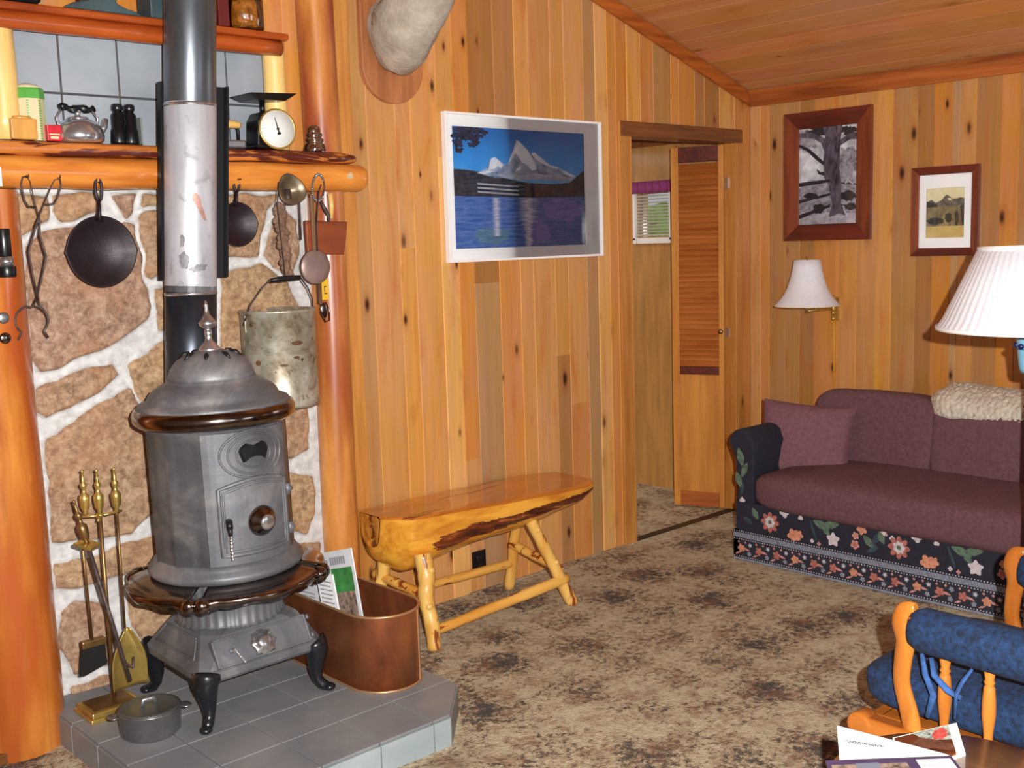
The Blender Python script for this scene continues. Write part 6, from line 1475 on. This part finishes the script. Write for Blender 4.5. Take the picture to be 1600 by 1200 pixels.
def flat(name, label, P4, z, th, mat, dec=(), cat='magazine', group=None):
    mb = MB(); mb.hexa([(*p, z) for p in P4] + [(*p, z+th) for p in P4]); c = P4[0]
    o = tag(mb.build(name, mat, loc=(c[0], c[1], z)), label, cat, group)
    A, B, Cc, D = [Vector((*p, z+th)) for p in P4]
    def Q(u, v): return A*(1-u)*(1-v) + B*u*(1-v) + Cc*u*v + D*(1-u)*v
    for i, (nm, mt, polys) in enumerate(dec):
        m2 = MB()
        for pl in polys: m2.poly([Q(u, v)+Vector((0, 0, .0005*(i+1))) for u, v in pl])
        m2.build(nm, mt, o, fixn=False)
    return o
R4 = lambda a, b, c, d: [(a, c), (b, c), (b, d), (a, d)]
flat('magazine', 'magazine with a red rose cover sticking out to the right under the white envelope', [(1.905, .985), (2.064, .934), (2.186, 1.010), (2.030, 1.072)], tz, .005, M['white'], dec=(
    ('cover_picture', M['bark'], [R4(.02, .86, .03, .97)]),
    ('cover_leaves', plain('cover_leaves', (150, 156, 146), .5, var=.45, vs=90), [[(.30, .97), (.86, .97), (.86, .50), (.62, .62), (.40, .80)]]),
    ('cover_rose', plain('cover_rose', (206, 82, 74), .5, var=.25, vs=80), [blob(.70, .76, .12, .17, 2)]),
    ('cover_log', plain('cover_log', (104, 62, 44), .5, var=.25, vs=40), [[(.02, .55), (.40, .78), (.62, .60), (.86, .34), (.86, .12), (.5, .40), (.02, .30)]])))
flat('envelope', 'large bright white envelope with a scribbled handwritten line on the side table', [(1.842, 1.082), (2.026, .935), (2.030, .960), (1.998, 1.182)], tz+.0055, .002, M['paper2'], cat='envelope')
mb = MB(); A = Vector((1.945, 1.128, tz+.0080)); B = Vector((1.975, 1.062, tz+.0080)); rnd = random.Random(5)
mb.tube([A.lerp(B, i/60) + Vector((.008*math.sin(i*1.35)*(1-.5*i/60)*rnd.uniform(.4, 1), .005*math.sin(i*1.35)*rnd.uniform(.4, 1)+.002*math.cos(i*2.1), 0)) for i in range(61)], .0007, 4)
ev = [o for o in bpy.data.objects if o.name == 'envelope'][0]; mb.build('handwriting', M['ink'], ev)
flat('magazine', 'dark purple magazine with a white barcode box lying over the envelope at the bottom edge', [(1.60, .91), (1.80, .72), (2.018, .942), (1.832, 1.108)], tz+.0080, .006, plain('purple_cover', (74, 60, 92), .35, var=.2), dec=(
    ('cover_strip', M['brownphoto'], [R4(.03, .62, .70, .93)]), ('cover_panel', plain('cover_panel', (120, 124, 140), .5), [R4(.22, .40, .84, .94)]),
    ('barcode_box', M['white'], [R4(.70, .97, .62, .955)]), ('barcode_bars', M['greyink'], [R4(.73+.012*i, .735+.012*i, .70, .90) for i in range(10)])))
# ------------------------------------------------------------------ light and camera
def area(name, loc, rotv, sx, sy, e, col=(1,1,1), spread=PI):
    l = bpy.data.lights.new(name, 'AREA'); l.shape = 'RECTANGLE'; l.size = sx; l.size_y = sy; l.energy = e; l.color = col; l.spread = spread
    o = bpy.data.objects.new(name, l); COL.objects.link(o); o.location = loc; o.rotation_euler = rotv; return o
for i, (a, b) in enumerate(FW):
    area('daylight_window', ((a+b)/2, -2.24, 1.45), (PI/2, 0, 0), b-a, 1.2, 13*(b-a), (.86, .93, 1))
area('daylight_side_window', (XB+.16, (WIN[0]+WIN[1])/2, (WIN[2]+WIN[3])/2), (0, PI/2, 0), .77, 0.7, 8, (.9, .95, 1))
area('hall_fill_light', (4.1, 5.4, 2.1), (0, 0, 0), 1.2, .8, 16, (1, .96, .88))  # unseen fill lamp under the hall ceiling, added to brighten the hall
# camera flash: the small flash lamp beside the lens that lit the photograph
fl = bpy.data.lights.new('camera_flash', 'SPOT'); fl.energy = 680; fl.shadow_soft_size = .012; fl.spot_size = math.radians(80); fl.spot_blend = .6; fl.color = (1, .985, .95)
cam = bpy.data.cameras.new('camera'); co = bpy.data.objects.new('camera', cam); COL.objects.link(co)
r = Vector((0.73194417, -0.68070696, -0.02992953)); u = Vector((0.11025526, 0.07497851, 0.99107114)); f = Vector((0.67238495, 0.72870862, -0.12993161))
R3 = Matrix((r, u, -f)).transposed()
co.matrix_world = Matrix.Translation((0, 0, 1.55)) @ R3.to_4x4()
cam.sensor_width = 36; cam.lens = 36*1723.7/1600; cam.clip_start = .02
SC.camera = co
fo = bpy.data.objects.new('camera_flash', fl); COL.objects.link(fo)
fo.matrix_world = Matrix.Translation(Vector((0, 0, 1.55)) + r*.11 + u*.08) @ R3.to_4x4()
W = bpy.data.worlds.new('world'); SC.world = W; W.use_nodes = True
W.node_tree.nodes['Background'].inputs[0].default_value = (.85, .93, 1, 1); W.node_tree.nodes['Background'].inputs[1].default_value = .5
SC.view_settings.view_transform = 'Standard'; SC.view_settings.look = 'None'; SC.view_settings.exposure = 0.14; SC.view_settings.gamma = 1; SC.view_settings.use_curve_mapping = False
SC.cycles.use_denoising = True
SC.cycles.sample_clamp_indirect = 6
